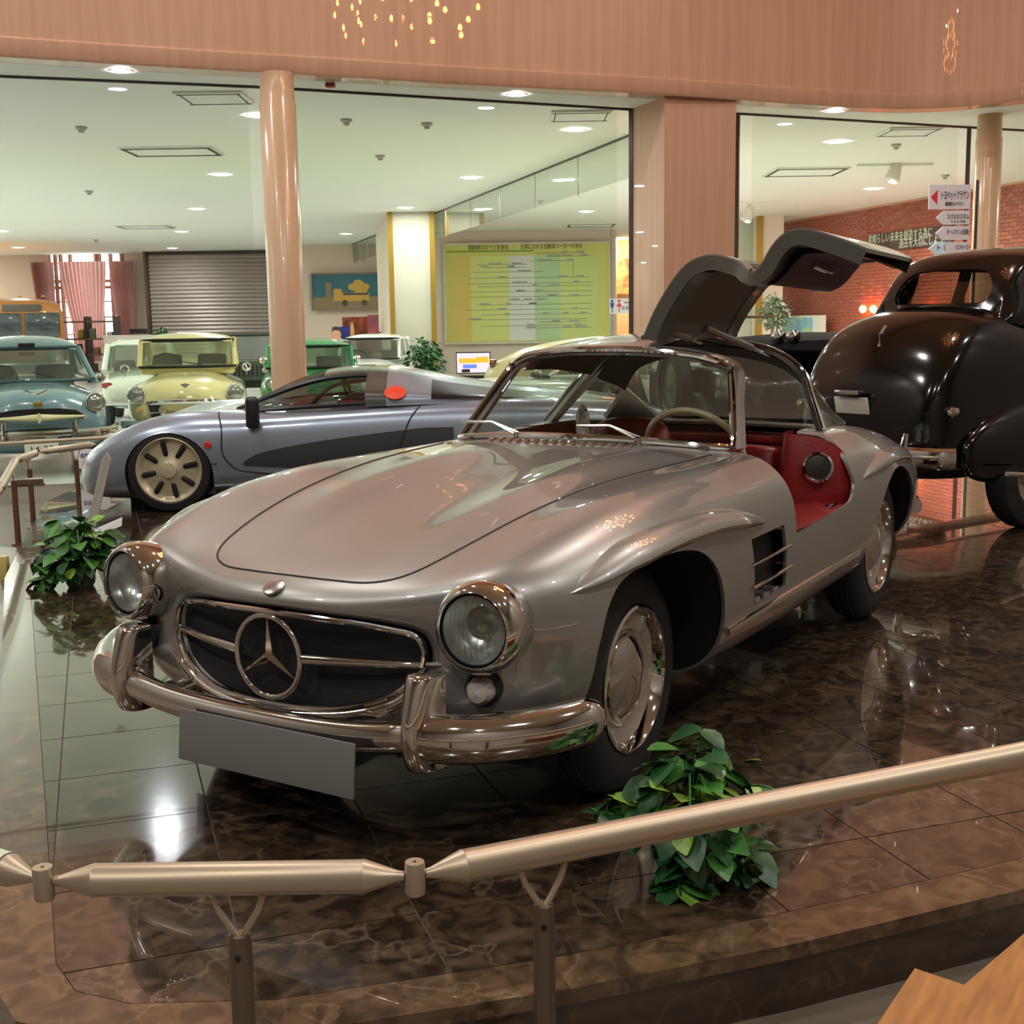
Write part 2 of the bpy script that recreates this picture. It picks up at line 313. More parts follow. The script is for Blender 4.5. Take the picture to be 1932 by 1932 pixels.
# bumper
BP = [(.45,.845,.370),(.52,.825,.364),(.59,.79,.360),(.66,.735,.357),(.74,.64,.353),(.78,.52,.348),(.81,.3,.328),(.82,0,.322)]
bpts = cr(BP + [(x, -y, z) for x, y, z in BP[-2::-1]], 5); N = len(bpts)
def bsec(i):
    t = min(i, N-1-i)/((N-1)/2); q = abs(bpts[i].y)
    w = 1 if q > .50 else .66
    return (.052 if t > .12 else .052*(.35+.65*(t/.12)**.6))*w
G().tube(bpts, [bsec(i) for i in range(N)], 14, sy=1.2).ob('front_bumper', chrome, SL)
for s in (1, -1):
    prof = [(-.125, .022), (-.12, .05), (-.04, .078), (.02, .07), (.08, .05), (.118, .04), (.126, .022)]
    rows = []
    for z, dpt in prof:
        w = .030; rows.append([(.73, s*.515-w*1.5, .385+z), (.765+dpt*.6, s*.515-w*1.3, .385+z), (.765+dpt, s*.515-w*.6, .385+z), (.765+dpt*1.08, s*.515, .385+z), (.765+dpt, s*.515+w*.6, .385+z), (.765+dpt*.6, s*.515+w*1.3, .385+z), (.73, s*.515+w*1.5, .385+z)])
    g = G().grid(rows); m = 7; g.f += [tuple(range(m)), tuple(range(len(g.v)-m, len(g.v)))]
    me = modded(me_of(g.v, g.f), ('SUBSURF', dict(levels=2, render_levels=2))); ob('overrider', autosmooth(me, 60), chrome, SL)
    G().box((.72, s*.33, .345), (.18, .07, .05), bev=.01).ob('bumper_bracket', chrome, SL)
# plate (blank)
pl = empty('number_plate', (.885, .09, .272), 0); pl.parent = SL
Rm = Matrix.Rotation(math.radians(-6), 3, 'Y')
G().box((0, 0, 0), (.008, .60, .140), Rm, .004).ob('plate_face', mat('plate_grey', (118, 118, 114), .5), pl)
G().box((-.012, 0, .0), (.012, .54, .03), Rm, .003).ob('plate_bracket', chrome_dull, pl)
# wheels
def wheel(x, y, s, steer=0, name='wheel'):
    e = empty(name, (x, s*y, .335), 0); e.parent = SL; e.rotation_euler = (0, 0, steer)
    M = Matrix.Rotation(-s*math.pi/2, 4, 'X')
    G().lathe([(.215, -.09), (.25, -.095), (.30, -.085), (.325, -.06), (.334, -.03), (.336, 0), (.334, .03), (.325, .055), (.30, .078), (.255, .088), (.218, .080), (.208, .060)], M, 48).ob('tyre', rubber, e)
    for q in (-.028, 0, .028): G().lathe([(.3345, q-.002), (.3375, q), (.3345, q+.002)], M, 48).ob('tread_rib', rubber, e)
    G().lathe([(.216, .078), (.216, .086), (.208, .090), (.200, .080), (.192, .055), (.165, .040), (.150, .035), (.145, .045), (.138, .052)], M, 48).ob('rim', chrome, e)
    G().lathe([(.150, .034), (.146, .055), (.138, .064), (.128, .060), (.12, .058)], M, 48).ob('hub_ring', chrome, e)
    G().lathe([(.121, .058), (.10, .070), (.06, .082), (.02, .088), (0, .089)], M, 40).ob('hub_cap', mat('cap_silver', (205, 200, 192), .10, 1, coat=1), e)
    k = G(); [k.box(M @ Vector((.0, .0, .0893)), (.001, .001, .001))]
    for j in range(3):
        a = math.pi/2+j*2*math.pi/3; P = [M @ Vector((.034*math.cos(a), .034*math.sin(a), .0885)), M @ Vector((.007*math.cos(a+1.05), .007*math.sin(a+1.05), .0915)), M @ Vector((0, 0, .093)), M @ Vector((.007*math.cos(a-1.05), .007*math.sin(a-1.05), .0915))]
        k.add(P, [(0, 1, 2, 3)])
    k.ob('cap_star', chrome, e, smooth=False)
for s in (1, -1): wheel(0.03, .655, s, math.radians(2) if s > 0 else 0); wheel(-2.40, .70, s)
# ---- greenhouse: rows front->back, columns centre->belt
GH = [
 [(-1.205,0,1.245),(-1.215,.16,1.242),(-1.262,.36,1.222),(-1.335,.488,1.180),(-1.215,.545,1.035),(-1.095,.598,.888)],
 [(-1.275,0,1.268),(-1.285,.16,1.264),(-1.33,.37,1.240),(-1.40,.503,1.180),(-1.285,.56,1.035),(-1.165,.615,.888)],
 [(-1.68,0,1.303),(-1.68,.16,1.299),(-1.68,.39,1.262),(-1.70,.525,1.175),(-1.65,.60,1.035),(-1.55,.655,.893)],
 [(-2.06,0,1.275),(-2.06,.16,1.270),(-2.05,.39,1.226),(-2.07,.515,1.135),(-1.99,.59,1.02),(-1.91,.66,.90)],
 [(-2.12,0,1.262),(-2.12,.16,1.256),(-2.12,.385,1.208),(-2.14,.508,1.112),(-2.07,.585,1.01),(-1.99,.66,.90)],
 [(-2.25,0,1.222),(-2.26,.16,1.214),(-2.29,.36,1.160),(-2.36,.475,1.045),(-2.38,.54,.965),(-2.40,.61,.890)],
 [(-2.80,0,.865),(-2.79,.16,.866),(-2.76,.33,.868),(-2.70,.44,.868),(-2.66,.50,.868),(-2.62,.56,.868)],
]
def ghp(i, j, s=1): p = GH[i][j]; return Vector((p[0], s*p[1], p[2]))
def gh_panel(keep, s_list=(1, -1), nsub=5):
    """smooth dense greenhouse patch: keep(u, v, side) picks cells; u, v in control-grid units"""
    g = G(); nu, nv = len(GH), len(GH[0])
    rowc = []
    for i in range(nu): rowc.append(cr([ghp(i, j) for j in range(nv)], nsub))
    cols = list(zip(*[cr([rowc[i][k] for i in range(nu)], nsub) for k in range(len(rowc[0]))]))   # cols[u][v]
    U, V = len(cols), len(cols[0])
    for s in s_list:
        base = len(g.v); g.v += [(p.x, s*p.y, p.z) for r in cols for p in r]
        for a in range(U-1):
            for b in range(V-1):
                if keep((a+.5)/nsub, (b+.5)/nsub, s): g.f.append((base+a*V+b, base+a*V+b+1, base+(a+1)*V+b+1, base+(a+1)*V+b))
    used = sorted({i for f in g.f for i in f}); mp = {o: k for k, o in enumerate(used)}; g.v = [g.v[i] for i in used]; g.f = [tuple(mp[i] for i in f) for f in g.f]
    return g
def keep_roof(u, v, s):
    if s > 0 and 1 < u < 3 and v > 1: return False             # open door, car's left
    if 1 < u < 3 and v > 3: return False                      # side window
    if 4 < u < 5 and v > 3.2: return False                    # quarter window
    if u > 5 and v < 3.0: return False                         # rear window
    return True
def solidify(g, t, off=-1):
    me = me_of(g.v, g.f, weld=True); me = modded(me, ('SOLIDIFY', dict(thickness=t, offset=off))); return autosmooth(me, 40)
roof = ob('roof', solidify(gh_panel(keep_roof), .022), silver, SL)
ob('rear_window', me_of(*(lambda g: (g.v, g.f))(gh_panel(lambda u, v, s: u > 5 and v < 3.0))), pane, SL)
ob('door_window', me_of(*(lambda g: (g.v, g.f))(gh_panel(lambda u, v, s: 1 < u < 3 and v > 3, (-1,)))), pane, SL)
for s in (1, -1): ob('quarter_window', me_of(*(lambda g: (g.v, g.f))(gh_panel(lambda u, v, s: 4 < u < 5 and v > 3.2, (s,)))), pane, SL)
G().tube([ghp(3, j, -1) + Vector((-.02, -.004, 0)) for j in (3, 4, 5)], .012, 8).ob('pillar_trim', mat('black_trim', (22, 22, 22), .4), SL)
# windscreen
top = cr([ghp(0, j) for j in range(4)], 5); side = cr([ghp(0, j) for j in range(3, 6)], 5)
base = cr([(-.935, 0, .925), (-.955, .2, .922), (-1.005, .42, .908), (-1.075, .575, .892)], 5)
loop = top + side[1:] + base[::-1][0:]
full = loop + [Vector((p.x, -p.y, p.z)) for p in loop[::-1][1:-1]]
G().tube([p + Vector((.012, 0, .004)) for p in full], .013, 8, closed=True).ob('windscreen_frame', chrome, SL)
rows = []
for k in range(16):
    a = top[k]; e = base[k] if k < len(base) else base[-1]
    rows.append([a.lerp(e, t/8) for t in range(9)])
G().grid([[Vector((p.x, -p.y, p.z)) for p in r] for r in rows[::-1]] + rows[1:]).ob('windscreen', pane, SL)
for s in (1, -1):     # corner panes between the last rib and the pillar
    G().grid([[Vector((p.x, s*p.y, p.z)) for p in [top[-1].lerp(base[-1], t/8) for t in range(9)]], [Vector((p.x, s*p.y, p.z)) for p in cr(side[::5]+[side[-1]], 3)[:9]]]).ob('windscreen_edge', pane, SL)
# gutters
for s in (1, -1):
    G().tube([Vector((p.x, s*p.y, p.z))+Vector((0, s*.006, .004)) for p in cr([GH[1][3], GH[2][3], GH[3][3], GH[4][3], GH[5][3], GH[6][4]], 5)][(11 if s > 0 else 0):], .008, 6).ob('roof_gutter', chrome, SL)
    G().tube([Vector((p.x, s*p.y, p.z))+Vector((.0, s*.012, 0)) for p in cr([GH[3][j] for j in (1, 2, 3, 4, 5)], 5)], .009, 6).ob('door_frame_trim', chrome_dull, SL)
# wipers
for y0, y1 in ((.30, .02), (-.22, -.50)):
    b = Vector((-.945, y0-.02, .925)); m_ = Vector((-.975, (y0+y1)/2, .962)); t_ = Vector((-.985, y1, .958))
    w = empty('wiper', b, 0); w.parent = SL
    G().tube([(0, 0, 0), (m_-b)+Vector((.02, 0, .01))], .005, 6).ob('wiper_arm', chrome_dull, w)
    G().tube([(m_-b)+Vector((.02, (y0-y1)*.45, -.03)), (m_-b)+Vector((.02, 0, .01)), (t_-b)+Vector((.03, 0, .01))], .006, 6).ob('wiper_blade', chrome_dull, w)
    G().lathe([(.016, -.02), (.016, .008), (0, .012)], Matrix.Identity(4), 12).ob('wiper_pivot', chrome, w)
# cowl vent louvres
for k in range(16):
    y = -.32+.04*k; q = surf_down(-.875, y, .002)
    G().box(q, (.045, .026, .010), Matrix.Rotation(.35, 3, 'Y'), .003).ob('cowl_louvre', chrome_dull, SL)
# interior
G().box((-1.16, 0, .80), (.14, 1.14, .17), None, .03).ob('dashboard', red_leather, SL)
G().box((-1.07, 0, .885), (.14, 1.06, .02), None, .008).ob('dash_top', mat('dash_black', (52, 48, 46), .5), SL)
G().box((-1.6, 0, .33), (1.3, 1.2, .05)).ob('cabin_floor', mat('cabin_carpet', (70, 24, 26), .9), SL)
# wide sill and rear side trim in the door opening
for s in (1, -1):
    G().grid([[(x, s*.836, .606), (x, s*.82, .616), (x, s*.70, .622), (x, s*.56, .622), (x, s*.53, .60), (x, s*.53, .36)] for x in (-1.03, -1.3, -1.62, -1.80)]).ob('sill_trim', red_leather, SL)
    rows = []
    for t in (0, .2, .4, .6, .8, 1):
        b = .018*math.sin(math.pi*t); rows.append([(x+b-.02*t, s*y, .60+(zm-.60)*t) for x, y, zm in ((-1.80, .842, .70), (-1.755, .80, .845), (-1.70, .71, .885), (-1.66, .62, .895), (-1.66, .555, .895), (-1.95, .535, .90))])
    me = modded(me_of(*(lambda g: (g.v, g.f))(G().grid(rows))), ('SUBSURF', dict(levels=2, render_levels=2))); ob('rear_side_trim', me, red_leather, SL)
    G().box((-1.06, s*.58, .60), (.03, .36, .40), None, .01).ob('kick_panel', red_leather, SL)
n_ = Vector((.86, .46, .12)).normalized(); pd = Vector((-1.680, .722, .765)); M = Matrix.Translation(pd) @ rotz_to(n_)
d = empty('vent_disc', (0, 0, 0), 0); d.parent = SL
G().lathe([(.062, -.03), (.062, .012), (.054, .018), (.049, .012)], M, 32).ob('disc_ring', chrome, d)
G().lathe([(.051, .010), (.03, .014), (0, .015)], M, 32).ob('disc_mesh', mat('metal_mesh', (96, 92, 86), .4, .9, noise=(700, (40, 38, 36), .42, .58)), d)
G().box((-1.62, .80, .625), (.10, .025, .018), None, .006).ob('door_catch', chrome, SL)
# seats
for y in (.30, -.20):
    st = empty('seat', (-1.75, y, .36), 0); st.parent = SL
    rows = []
    for z, x0, x1, w in (((.10, .12, -.06, .23), (.2, .08, -.07, .235), (.36, .02, -.09, .235), (.45, .0, -.09, .235), (.475, -.02, -.08, .23)) if y > 0 else ((.10, .12, -.10, .21), (.2, .06, -.12, .235), (.36, -.02, -.15, .235), (.48, -.07, -.17, .22), (.575, -.11, -.17, .16))):
        rows.append([(x0-.03, -w, z), (x0+.02, -w*.75, z), (x0-.01, 0, z), (x0+.02, w*.75, z), (x0-.03, w, z), (x1, w*.9, z), (x1-.02, 0, z), (x1, -w*.9, z)])
    g = G().grid(rows, closed=True); m = 8; g.f += [tuple(range(m)), tuple(range(len(g.v)-m, len(g.v)))]
    ob('backrest', modded(me_of(g.v, g.f), ('SUBSURF', dict(levels=2, render_levels=2))), red_leather, st)
    me = modded(me_of(*(lambda g: (g.v, g.f))(G().box((.20, 0, .08), (.50, .46, .14))), smooth=False), ('BEVEL', dict(width=.05, segments=4, limit_method='NONE')))
    ob('cushion', autosmooth(me, 50), red_leather, st)
G().box((-2.14, 0, .84), (.36, 1.18, .03), None, .01).ob('parcel_shelf', red_leather, SL)
G().box((-2.0, 0, .62), (.04, 1.16, .46), None, .01).ob('rear_bulkhead', red_leather, SL)
G().tube([(-1.975, -.52, .865), (-1.96, 0, .88), (-1.975, .52, .865)], .006, 6).ob('luggage_rail', chrome, SL)
# steering wheel
M = Matrix.Translation((-1.43, .30, .83)) @ rotz_to((-.86, 0, .50)); sw = empty('steering_wheel', (0, 0, 0), 0); sw.parent = SL
G().tube([M @ Vector((.205*math.cos(a), .205*math.sin(a), 0)) for a in [2*math.pi*k/40 for k in range(40)]], .013, 8, closed=True).ob('wheel_rim', cream, sw)
for a in (0, math.pi): G().tube([M @ Vector((.04*math.cos(a), .04*math.sin(a), -.02)), M @ Vector((.2*math.cos(a), .2*math.sin(a), 0))], .008, 6).ob('spoke', chrome, sw)
G().lathe([(.05, -.08), (.05, -.01), (.03, .0), (0, .005)], M, 20).ob('wheel_hub', cream, sw)
G().tube([M @ Vector((0, 0, -.05)), M @ Vector((0, 0, -.30))], .02, 8).ob('steering_column', black, sw)
# rear-view mirror on the dash
G().lathe([(.0, .012), (.06, .01), (.065, 0), (.05, -.02), (0, -.03)], Matrix.Translation((-1.08, -.02, .965)) @ rotz_to((-1, 0, .1)) @ Matrix.Diagonal((.45, 1.2, 1, 1)), 20).ob('mirror', chrome, SL)
G().tube([(-1.08, -.02, .90), (-1.08, -.02, .955)], .008, 6).ob('mirror_stem', chrome, SL)
# rear bumper tips, tail lamps
for s in (1, -1):
    G().tube(cr([(-3.25, s*.74, .40), (-3.42, s*.68, .40), (-3.6, s*.52, .40), (-3.68, s*.3, .40)], 5), .036, 10, sy=1.2).ob('rear_bumper', chrome, SL)
    G().lathe([(.045, 0), (.04, .03), (0, .04)], Matrix.Translation((-3.42, s*.60, .56)) @ rotz_to((-1, s*.4, 0)), 16).ob('tail_lamp', mat('red_lens', (150, 20, 18), .15, coat=1), SL)
G().tube([(-1.12, .858, .285), (-1.16, .857, .285)], .010, 6, sy=1.8).ob('jack_cover', rubber, SL)
# ---- raised gullwing door: section profile (y, z) of its leading edge, hinge first
DF = [(.165,1.297),(.215,1.392),(.270,1.470),(.325,1.535),(.385,1.573),(.455,1.588),(.525,1.577),(.590,1.553),(.640,1.516),(.690,1.540),(.735,1.603),(.785,1.645),(.845,1.656),(.915,1.638),(1.0,1.607),(1.07,1.577)]
def door_sec(x, sc=1.0, cutn=None): return [Vector((x, y, z)) for y, z in DF]
dfront = [-1.245,-1.235,-1.225,-1.215,-1.20,-1.19,-1.175,-1.16,-1.12,-1.09,-1.075,-1.065,-1.06,-1.058,-1.058,-1.06]
drear = [-2.06,-2.06,-2.055,-2.05,-2.05,-2.05,-2.04,-2.02,-1.98,-1.95,-1.93,-1.90,-1.86,-1.81,-1.75,-1.66]
front = cr([(dfront[i], DF[i][0], DF[i][1]) for i in range(16)], 3); rear = cr([(drear[i], DF[i][0], DF[i][1]-.012) for i in range(16)], 3)
DR = empty('gullwing_door', (-1.65, .165, 1.297), 0); DR.parent = SL
off = Vector((-1.65, .165, 1.297))
rows = [[a.lerp(b, t/14) - off for t in range(15)] for a, b in zip(front, rear)]
def sub(r0, r1, c0=0, c1=15): return [r[c0:c1] for r in rows[r0:r1]]
g = G()
for i in range(len(rows)-1):
    for k in range(14):
        if 13 <= i < 23 and 1 <= k < 13: continue          # window opening
        n = len(g.v); g.v += [tuple(rows[i][k]), tuple(rows[i][k+1]), tuple(rows[i+1][k+1]), tuple(rows[i+1][k])]; g.f.append((n, n+1, n+2, n+3))
me = modded(me_of(g.v, g.f, weld=True), ('SOLIDIFY', dict(thickness=.014, offset=0))); ob('door_skin', autosmooth(me, 45), silver, DR)
ob('door_glass', me_of(*(lambda g: (g.v, g.f))(G().grid(sub(13, 24, 1, 14)))), pane, DR)
def inner(r0, r1, depth, c0=0, c1=15):
    out = []; R_ = rows[r0:r1]
    for i, r in enumerate(R_):
        a = R_[max(0, i-1)][0]; b = R_[min(len(R_)-1, i+1)][0]; t = (b-a).normalized(); nrm = Vector((0, t.z, -t.y))
        if nrm.z > 0: nrm = -nrm
        out.append([p + nrm*depth for p in r[c0:c1]])
    return out
def rim_band(r0, r1, depth, cols):
    ii = inner(r0, r1, depth); oo = rows[r0:r1]
    return G().grid([[oo[i][cols], ii[i][cols]] for i in range(len(oo))])
edge_grey = mat('door_edge_grey', (112, 110, 103), .38, .55, coat=.4)
for cc, dx in ((0, .006), (14, -.006)):
    gb = rim_band(0, len(rows), .052, cc); gb.v = [(x+dx, y, z) for x, y, z in gb.v]; gb.ob('door_edge', edge_grey, DR)
# flange around the liner
for r0, r1, dp in ((0, 14, .052), (22, len(rows)-2, .052)):
    G().grid([r[0:3] for r in inner(r0, r1, dp)]).ob('door_flange', edge_grey, DR); G().grid([r[-3:] for r in inner(r0, r1, dp)]).ob('door_flange', edge_grey, DR)
G().grid([r[2:-2] for r in inner(1, 14, .046)]).ob('roof_liner', liner, DR)
# lower door trim: dark red, bulging
lo = rows[25:len(rows)-5]; trim = []
for i, r in enumerate(lo):
    t = i/(len(lo)-1); a = lo[max(0, i-1)][0]; b = lo[min(len(lo)-1, i+1)][0]; tt = (b-a).normalized(); nrm = Vector((0, tt.z, -tt.y)); nrm = -nrm if nrm.z > 0 else nrm
    trim.append([p + nrm*(.05 + .055*math.sin(math.pi*t)**.6*math.sin(math.pi*(k+.3)/(len(r)-.4))**.35) for k, p in enumerate(r)][1:-1])
G().grid(trim).ob('door_trim', dark_red, DR)
G().tube([trim[len(trim)//2][2]+Vector((0, 0, -.015)), trim[len(trim)//2][4]+Vector((0, .02, -.03)), trim[len(trim)//2][6]+Vector((0, 0, -.015))], .009, 8).ob('pull_handle', chrome, DR)
q = rows[-4][0]; G().box(q+Vector((-.03, 0, -.03)), (.05, .07, .03), Matrix.Rotation(-.35, 3, 'X'), .005).ob('door_latch', chrome_dull, DR)
G().tube([rows[24][k]+Vector((0, 0, .012)) for k in (0, 5, 10, 14)], .008, 6).ob('belt_moulding', chrome, DR)
# struts
for a, b in (((-1.265,.195,1.335), (-1.66,.225,1.262)), ((-1.66,.247,1.322), (-2.06,.375,1.200))):
    a, b = Vector(a), Vector(b); st = empty('door_strut', a, 0); st.parent = SL
    G().tube([(0, 0, 0), (b-a)*.72], .015, 8).ob('strut_tube', mat('strut_grey', (150, 144, 134), .35, .5), st)
    G().tube([(b-a)*.6, (b-a)], .007, 8).ob('strut_rod', chrome, st)
G().tube([(-1.24, .16, 1.292), (-2.06, .16, 1.288)], .010, 8).ob('hinge_bar', chrome_dull, SL)
ob('headliner', me_of(*(lambda g: ([(x, y*.985, z-.028) for x, y, z in g.v], g.f))(gh_panel(lambda u, v, q: keep_roof(u, v, q) and (1.1 < u < 3 or 3.1 < u < 5) and v < 3))), mat('dark_headliner', (66, 56, 52), .85), SL)
# ================================================================== the building
ZC, ZF = 3.75, -.17
marble_pink = mat('pink_marble', (206, 166, 138), .4, coat=.55, coatr=.012, spec=.2, noise=(13.0, (194, 152, 124), .3, .75, (1, 1, .05)))
marble_plain = mat('dark_marble', (142, 134, 124), .4)
marble_col = mat('column_marble', (212, 178, 142), .2, coat=.3, noise=(3.5, (196, 160, 128), .3, .75, (1, 1, .15)))
white_ceiling = mat('white_ceiling', (238, 236, 228), .85)
hall_floor_m = mat('pale_hall_floor', (214, 219, 213), .22, noise=(.6, (204, 211, 204), .4, .6))
atrium_floor_m = mat('atrium_floor', (124, 112, 98), .3, noise=(2.5, (100, 90, 76), .35, .65))
wall_cream = mat('cream_wall', (226, 212, 196), .8)
wall_pinkish = mat('pinkish_wall', (218, 196, 180), .8)
gold = mat('gold_strip', (160, 128, 52), .35, .5)
frame_dark = mat('dark_frame', (78, 66, 60), .4, .6)
fas_px = [(-700,64),(-350,85),(0,107),(300,126),(600,143),(900,161),(1250,179),(1450,193),(1600,202),(1700,206),(1780,204),(1860,197),(1932,189),(2050,168),(2250,130),(2600,70)]
FAS = [on_z(a, b, ZC) for a, b in fas_px]
trk_px = [(-700,106),(-350,124),(0,142),(500,163),(1190,205),(1395,213),(1830,239),(2100,254),(2600,280)]
TRK = [on_z(a, b, ZC) for a, b in trk_px]
def struct(o): o['kind'] = 'structure'; return o
# fascia: upstand above the opening, with a rounded lower band
g = G(); pts = cr(FAS, 3)
outw = []
for i, p in enumerate(pts):
    a = pts[max(0, i-1)]; b = pts[min(len(pts)-1, i+1)]; t = (b-a).normalized(); nrm = Vector((t.y, -t.x, 0))
    if nrm.dot(Vector((CX, CY, 0))-Vector((p.x, p.y, 0))) < 0: nrm = -nrm
    outw.append(nrm)
g.grid([[p - n*.25 + Vector((0, 0, 0)), p + Vector((0, 0, 0)), p + n*.02 + Vector((0, 0, .03)), p + n*.025 + Vector((0, 0, .16)), p + n*.008 + Vector((0, 0, .175)), p + Vector((0, 0, .18)), p + Vector((0, 0, 5.5))] for p, n in zip(pts, outw)])
fw_ = g.ob('wall_fascia', marble_pink); struct(fw_)
# hall ceiling: behind the fascia
back = [hall(26, 46, ZC), hall(-30, 46, ZC), hall(-30, 3.5, ZC)]
cp = [p - n*.24 for p, n in zip(pts, outw)]
struct(ob('ceiling', me_of([tuple(p) for p in cp] + [tuple(b) for b in back], [tuple(range(len(cp)+3))], smooth=False), white_ceiling))
# soffit strip between fascia and glass track is the same ceiling; track
for a, b in ((0, 3), (3, 4), (5, 6), (6, 8)):
    G().tube([p + Vector((0, 0, -.012)) for p in TRK[a:b+1]], .022, 6, sy=.6).ob('trim_1', frame_dark, kind='structure')
# floors
cz = [hall(-30, -14, ZF), hall(26, -14, ZF), hall(26, 46, ZF), hall(-30, 46, ZF)]
lowc = [Vector((p.x, p.y, ZF)) for p in TRK]
struct(ob('floor', me_of([tuple(p) for p in lowc] + [tuple(hall(26, 46, ZF)), tuple(hall(-30, 46, ZF)), tuple(hall(-30, 3.5, ZF))], [tuple(range(len(lowc)+3))], smooth=False), hall_floor_m))
struct(ob('floor_atrium', me_of([tuple(p) for p in lowc] + [tuple(hall(22, -14, ZF)), tuple(hall(-26, -14, ZF))], [tuple(range(len(lowc)+2))], smooth=False), atrium_floor_m))
# atrium enclosure behind and beside the camera
def wall(name, a, b, z0, z1, m, th=.1):
    a = Vector(a); b = Vector(b); t = (b-a).normalized(); n = Vector((t.y, -t.x, 0))*th
    return struct(G().poly([(a.x, a.y, z0), (b.x, b.y, z0), (b.x, b.y, z1), (a.x, a.y, z1)], n).ob(name, m, smooth=False))
L0, L1, R0, R1 = FAS[0], hall(-14, -9, 0), FAS[-1], hall(13, -9, 0)
wall('wall_left', L0, L1, ZF, 9.2, marble_plain); wall('wall_back', L1, R1, ZF, 9.2, marble_plain); wall('wall_right', R1, R0, ZF, 9.2, marble_plain)
struct(ob('ceiling_atrium', me_of([tuple(Vector((p.x, p.y, 9.2))) for p in pts] + [tuple(Vector((R1.x, R1.y, 9.2))), tuple(Vector((L1.x, L1.y, 9.2)))], [tuple(range(len(pts)+2))], smooth=False), mat('atrium_ceiling', (222, 206, 184), .8)))
# hall walls
wall('wall_hall_left', hall(-29, 46, 0), hall(-29, 4, 0), ZF, ZC, wall_pinkish); wall('wall_hall_near', hall(-29, 4, 0), Vector((FAS[0].x, FAS[0].y, 0)), ZF, ZC+.1, wall_pinkish); wall('wall_hall_far', hall(26, 45.5, 0), hall(-7, 45.5, 0), ZF, ZC, wall_cream); wall('wall_hall_right', Vector((FAS[-1].x, FAS[-1].y, 0)), hall(26, 45.5, 0), ZF, ZC, wall_cream)  # wall_hall_near: unseen, added to block sky light leaking in at the left
# columns
def column(px, wd, r, label, z1=ZC):
    base = at(px, 600, wd); e = empty('column', (base.x, base.y, ZF), 0, label, 'column')
    G().lathe([(r, 0), (r, z1-ZF-.28), (r*.93, z1-ZF-.26), (r*.93, z1-ZF)], None, 40).ob('shaft', marble_col, e)
    G().lathe([(r+.02, 0), (r+.02, .12), (r+.004, .13)], None, 40).ob('column_base', marble_col, e); return e
column(541, 12.3, .175, 'round pink marble column in front of the grey roller shutter')
column(1852, 15.4, .155, 'slender round marble column carrying the stacked arrow signs')
# big square pillar (front face and left flank)
c0, c1, c2 = on_z(1254, 182, ZC), on_z(1389, 190, ZC), on_z(1193, 205, ZC)
c3 = c2 + (c1-c0)
pz = empty('square_pillar', ((c0+c2)/2).to_tuple()[:2]+(ZF,), 0, 'wide square pink marble pillar behind the coupe', 'pillar')
o_ = Vector((pz.location.x, pz.location.y, 0))
G().poly([Vector((p.x, p.y, 0))-o_ for p in (c0, c1, c3, c2)], (0, 0, ZC-ZF)).ob('shaft', marble_pink, pz, smooth=False)
# glass panes of the partition
gl = glass('partition_glass', (242, 246, 240), .025, 0, .2)
for i, (a, b) in enumerate(((TRK[0], TRK[3]), (TRK[3], TRK[4]), (TRK[5], TRK[6]), (TRK[6], TRK[8]))):
    t = (b-a).normalized()*.18
    struct(G().poly([(a.x+t.x, a.y+t.y, ZF), (b.x-t.x, b.y-t.y, ZF), (b.x-t.x, b.y-t.y, ZC), (a.x+t.x, a.y+t.y, ZC)]).ob('window_%d' % (i+1), gl, smooth=False))
for px, py in ((1191, 205), (1392, 213), (1829, 239)):
    p = on_z(px, py, ZC); G().box((p.x, p.y, (ZC+ZF)/2), (.03, .05, ZC-ZF)).ob('trim_2', frame_dark, kind='structure')
